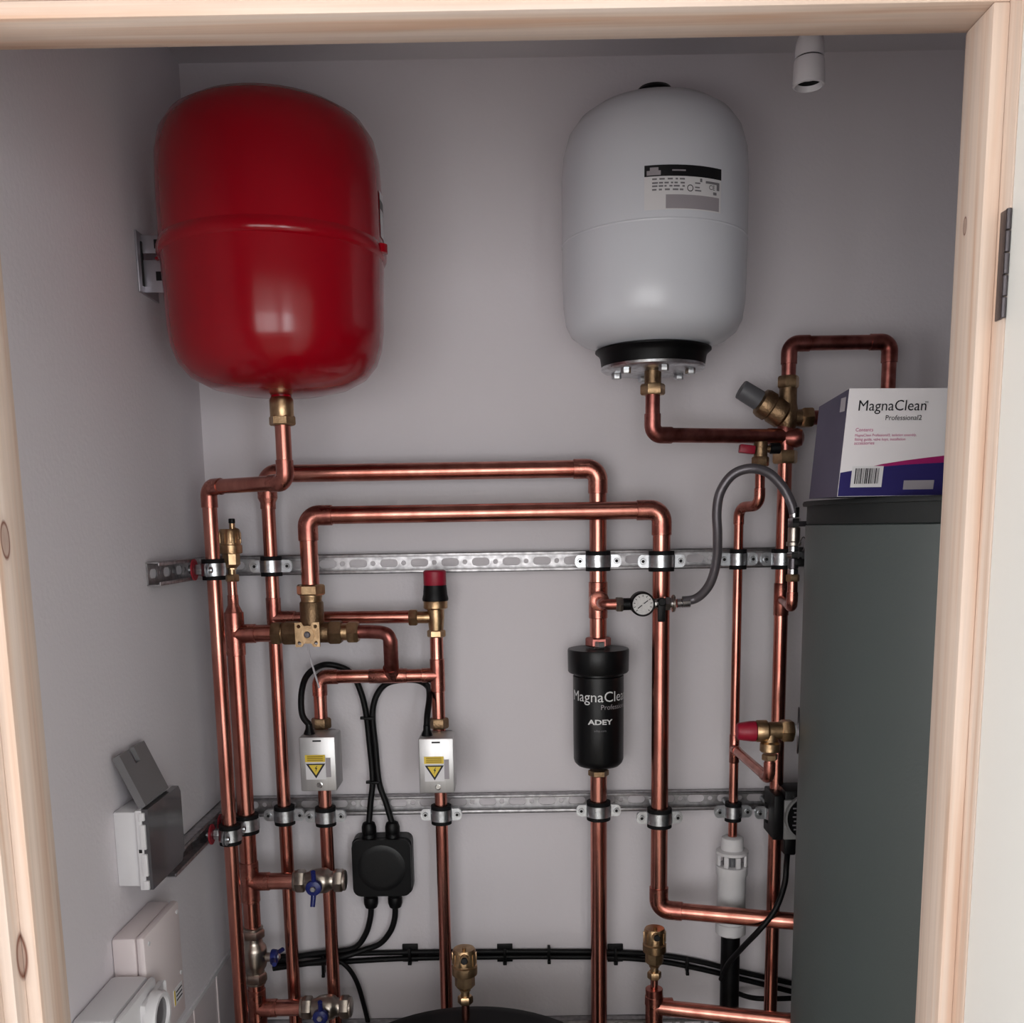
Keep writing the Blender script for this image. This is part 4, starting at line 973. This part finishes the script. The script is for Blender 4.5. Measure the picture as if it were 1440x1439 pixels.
# ------------------------------------------------------------------ black tank and its vent
tc_ = at(660, 1521, 1.20); tr = .199; zk = zat(660, 1411, 1.395)
T = Thing('buffer_tank', 'black round topped buffer tank at the bottom centre', 'tank', (tc_.x, 1.20, 0))
T.part('tank_shell', MB().lathe([(tr-.012, 0), (tr-.006, .01), (tr-.006, zk-.055)], (tc_.x, 1.20, 0), Z, 64), BLACKM)
TANKB = M('black_tank_lid', (8,8,10), .6, spec=.12)
T.part('tank_lid', MB().lathe([(tr, zk-.055), (tr, zk-.016), (tr-.004, zk-.006), (tr-.012, zk-.001), (tr-.03, zk+.001), (.03, zk+.003), (.001, zk+.003)], (tc_.x, 1.20, 0), Z, 64), TANKB)
dv = 1.345; av = at(654.5, 1410, dv)
zav = vert(654.5, 1410, dv, 1411)[0].z
air_vent('air vent standing on the black tank', (av.x, dv, zav), (.05, -.95, .1), True, .97)
solo('copper_pipe', MB().cyl((av.x, dv, zk-.012), (av.x, dv, zav+.004), .0058, 20), COPPER, 'short thin copper pipe between the black tank and its air vent', 'pipe', (av.x, dv, zk))

# ------------------------------------------------------------------ lampholder
dh = 1.30; l0 = at(1137, 125, dh); kh = K(dh)
zh = lambda py: vert(1137, 125, dh, py)[0].z
T = Thing('lampholder', 'empty white pendant lampholder hanging at the top right', 'lampholder', (l0.x, dh, zh(122)))
lo = V((l0.x, dh, zh(122))); hz = lambda py: zh(py)-lo.z
T.part('skirt', MB().lathe([(15.5*kh, hz(114)), (17.5*kh, hz(122)), (20*kh, hz(121)), (20.5*kh, hz(117)), (19.5*kh, hz(88)), (18.5*kh, hz(84)), (15*kh, hz(82)), (14.5*kh, hz(108))], lo, Z, 40, cap=False), LAMPP)
T.part('socket_well', MB().lathe([(17.5*kh, hz(121.5)), (16.5*kh, hz(115)), (16*kh, hz(96)), (.5*kh, hz(95))], lo, Z, 32, cap=False), DARK, 'dark socket opening')
T.part('shoulder_ring', MB().lathe([(16.5*kh, hz(85)), (16.5*kh, hz(81))], lo, Z, 40), RUBBER)
T.part('cap', MB().lathe([(18.2*kh, hz(81.5)), (18.2*kh, hz(70)), (17.5*kh, hz(62)), (16*kh, hz(54)), (13.5*kh, hz(50)), (12*kh, hz(42)), (4*kh, hz(36))], lo, Z, 40), LAMPP)
T.part('flex', MB().cyl(lo+Z*hz(40), V((l0.x, dh, ZC)), .0035, 12), LAMPP)
T.part('ceiling_rose', MB().lathe([(.012, -.022), (.034, -.018), (.040, -.010), (.040, 0)], (l0.x, dh, ZC), Z, 32), LAMPP)

# ------------------------------------------------------------------ left wall boxes
# weatherproof socket
ys0 = atx(160.5, 1195, XL).y; xo = at(201, 1182, ys0).x
ys1 = atx(257, 1182, xo+.006).y
sz1, sz0 = atx(161, 1141, XL).z, atx(166, 1248, XL).z
T = Thing('socket_box', 'grey weatherproof socket box with raised flap on the left wall', 'socket', (XL, (ys0+ys1)/2, sz0))
T.part('back_box', MB().box2((XL, ys0+.004, sz0), (xo-.008, ys1-.004, sz1), .002), WHITEP)
T.part('lid_frame', MB().box2((xo-.008, ys0, sz0-.004), (xo, ys1, sz1+.003), .0012), WHITEP)
hh = sz1-sz0
for a, b in ((.02, .12), (.17, .48), (.54, .82), (.88, .99)):
    T.part('lid_catch', MB().box2((xo-.003, ys0-.0018, sz1+.002-(hh+.006)*b), (xo+.004, ys0+.003, sz1+.002-(hh+.006)*a), .0008), WHITEP)
T.part('hinge_gap', MB().box2((xo-.006, ys0-.0006, sz1-hh*.535), (xo-.002, ys0+.001, sz1-hh*.49)), DARK)
ps = [(ys0+.002, sz0-.004), (ys1-.012, sz0-.004), (ys1, sz0+.014), (ys1, sz1-.006), (ys1-.008, sz1+.004), (ys0+.002, sz1+.004)]
T.part('lower_lid', MB().plate((xo, 0, 0), Y, Z, [ps], .008), GREYT, 'smoked grey lid')
q0_, q1_ = atx(190, 1134, xo-.002), atx(229, 1112, xo-.002)
t0, t1 = atx(154, 1064, XL+.006), atx(202, 1046, XL+.006)
fy0, fy1 = ys0+.002, q1_.y+.01
zt_ = (t0.z+t1.z)/2
hb = V((xo-.003, fy0, sz1+.005)); eyv = (V((XL+.006, fy0, zt_))-hb); fh = eyv.length; eyv.normalize(); fwid = fy1-fy0
notch = [(0, 0), (fwid, 0), (fwid, fh), (fwid*.60, fh), (fwid*.60, fh*.72), (fwid*.42, fh*.72), (fwid*.42, fh), (0, fh)]
T.part('raised_flap', MB().plate(hb, Y, eyv, [notch], .006), GREYF, 'grey hinged flap standing open')
T.part('flap_edge', MB().plate(hb-Y*.0005, Y, eyv, [[(0, 0), (.005, 0), (.005, fh), (0, fh)]], .010), GREYF)

def wall_box(T, name, y0, y1, x1, z0, z1, mat, bev=.004, x0=None, label=None):
    return T.part(name, MB().box2((XL if x0 is None else x0, y0, z0), (x1, y1, z1), bev), mat, label)
# A: consumer unit behind
ya0 = atx(157, 1345, XL).y; xA = at(205, 1345, ya0).x; ya1 = atx(252, 1275, xA).y; zA1 = atx(157, 1319, XL).z
T = Thing('consumer_unit', 'warm white enclosure below the grey socket on the left wall', 'enclosure', (XL, (ya0+ya1)/2, zA1-.14))
wall_box(T, 'enclosure_body', ya0, ya1, xA-.012, zA1-.16, zA1, WHITEPW, .005)
wall_box(T, 'front_cover', ya0-.001, ya1+.001, xA, zA1-.162, zA1+.001, WHITEPW, .005, xA-.012)
for yy, z_ in ((ya0+.012, zA1-.012), (ya1-.012, zA1-.012), (ya1-.012, zA1-.10)):
    T.part('cover_screw', MB().cyl((xA-.001, yy, z_), (xA+.0012, yy, z_), .003, 12), WHITEP)
pl_ = wall_box(T, 'rating_sticker', ya1-.045, ya1-.012, xA+.0005, zA1-.135, zA1-.112, LABELW, 0, xA)
T.part('sticker_print', MB().box2((xA+.0004, ya1-.044, zA1-.134), (xA+.0008, ya1-.040, zA1-.113)), YELLOW, parent=pl_)
for i in range(3): T.part('sticker_print', MB().box2((xA+.0004, ya1-.036, zA1-.131+.006*i), (xA+.0008, ya1-.014, zA1-.129+.006*i)), TXTB, parent=pl_)
# B: long lidded trunking
xB = at(325, 1332, 1.655).x; yb1 = 1.655; yb0 = atx(232, 1432, xB).y; zB = zat(325, 1332, 1.655)
T = Thing('trunking_box', 'long white enclosure with clear lid behind the leftmost pipe', 'enclosure', (XL, (yb0+yb1)/2, zB-.16))
wall_box(T, 'enclosure_body', yb0, yb1, xB-.022, zB-.16, zB, WHITEPW, .004)
wall_box(T, 'clear_lid', yb0+.002, yb1-.002, xB, zB-.158, zB-.003, CLEARP, .003, xB-.022, 'frosted clear lid')
for f in (.36, .72):
    yy = yb0+(yb1-yb0)*f; T.part('lid_rib', MB().box2((xB-.001, yy-.002, zB-.155), (xB+.0015, yy+.002, zB-.006)), WHITEPW)
T.part('lid_rim', MB().box2((xB-.006, yb0, zB-.010), (xB+.002, yb1, zB-.001), .001), WHITEP)
T.part('lid_groove', MB().box2((xB-.0225, yb0+.001, zB-.001), (xB-.0205, yb1-.001, zB+.0006)), GREYP)
# C: nearest box
yc0 = atx(97, 1430, XL).y; yc1 = atx(157, 1371, XL).y; xC = at(166, 1410, yc0).x; zC_ = atx(157, 1371, XL).z
T = Thing('meter_box', 'white rounded enclosure at the bottom left corner beside the door frame', 'enclosure', (XL, (yc0+yc1)/2, zC_-.14))
wall_box(T, 'enclosure_body', yc0, yc1, xC-.010, zC_-.15, zC_, WHITEP, .007)
wall_box(T, 'front_cover', yc0+.003, yc1-.001, xC, zC_-.15, zC_-.001, WHITEP, .006, xC-.010)
T.part('cover_step', MB().box2((XL+.002, yc0-.004, zC_-.15), (xC-.03, yc0+.003, zC_-.012), .003), WHITEP)
# D: switched isolator with round window
yd0 = yc1-.060; yd1 = yc1+.012; xD = at(200, 1395, yd0).x; zD = zC_-.012
T = Thing('isolator_switch', 'white enclosure with a round dark window at the bottom left', 'switch', (xC, (yd0+yd1)/2, zD-.12))
wall_box(T, 'enclosure_body', yd0, yd1, xD, zD-.13, zD, WHITEP, .005, xC+.001)
q_ = atx(224, 1428, xD+.008); rc = V((xD, q_.y, q_.z)); 
T.part('round_collar', MB().lathe([(.030, 0), (.030, .010), (.028, .013), (.023, .013), (.022, .006)], rc, X, 36), WHITEP)
T.part('round_window', MB().cyl(rc+X*.006, rc+X*.009, .0225, 32), GREYT, 'dark round window')
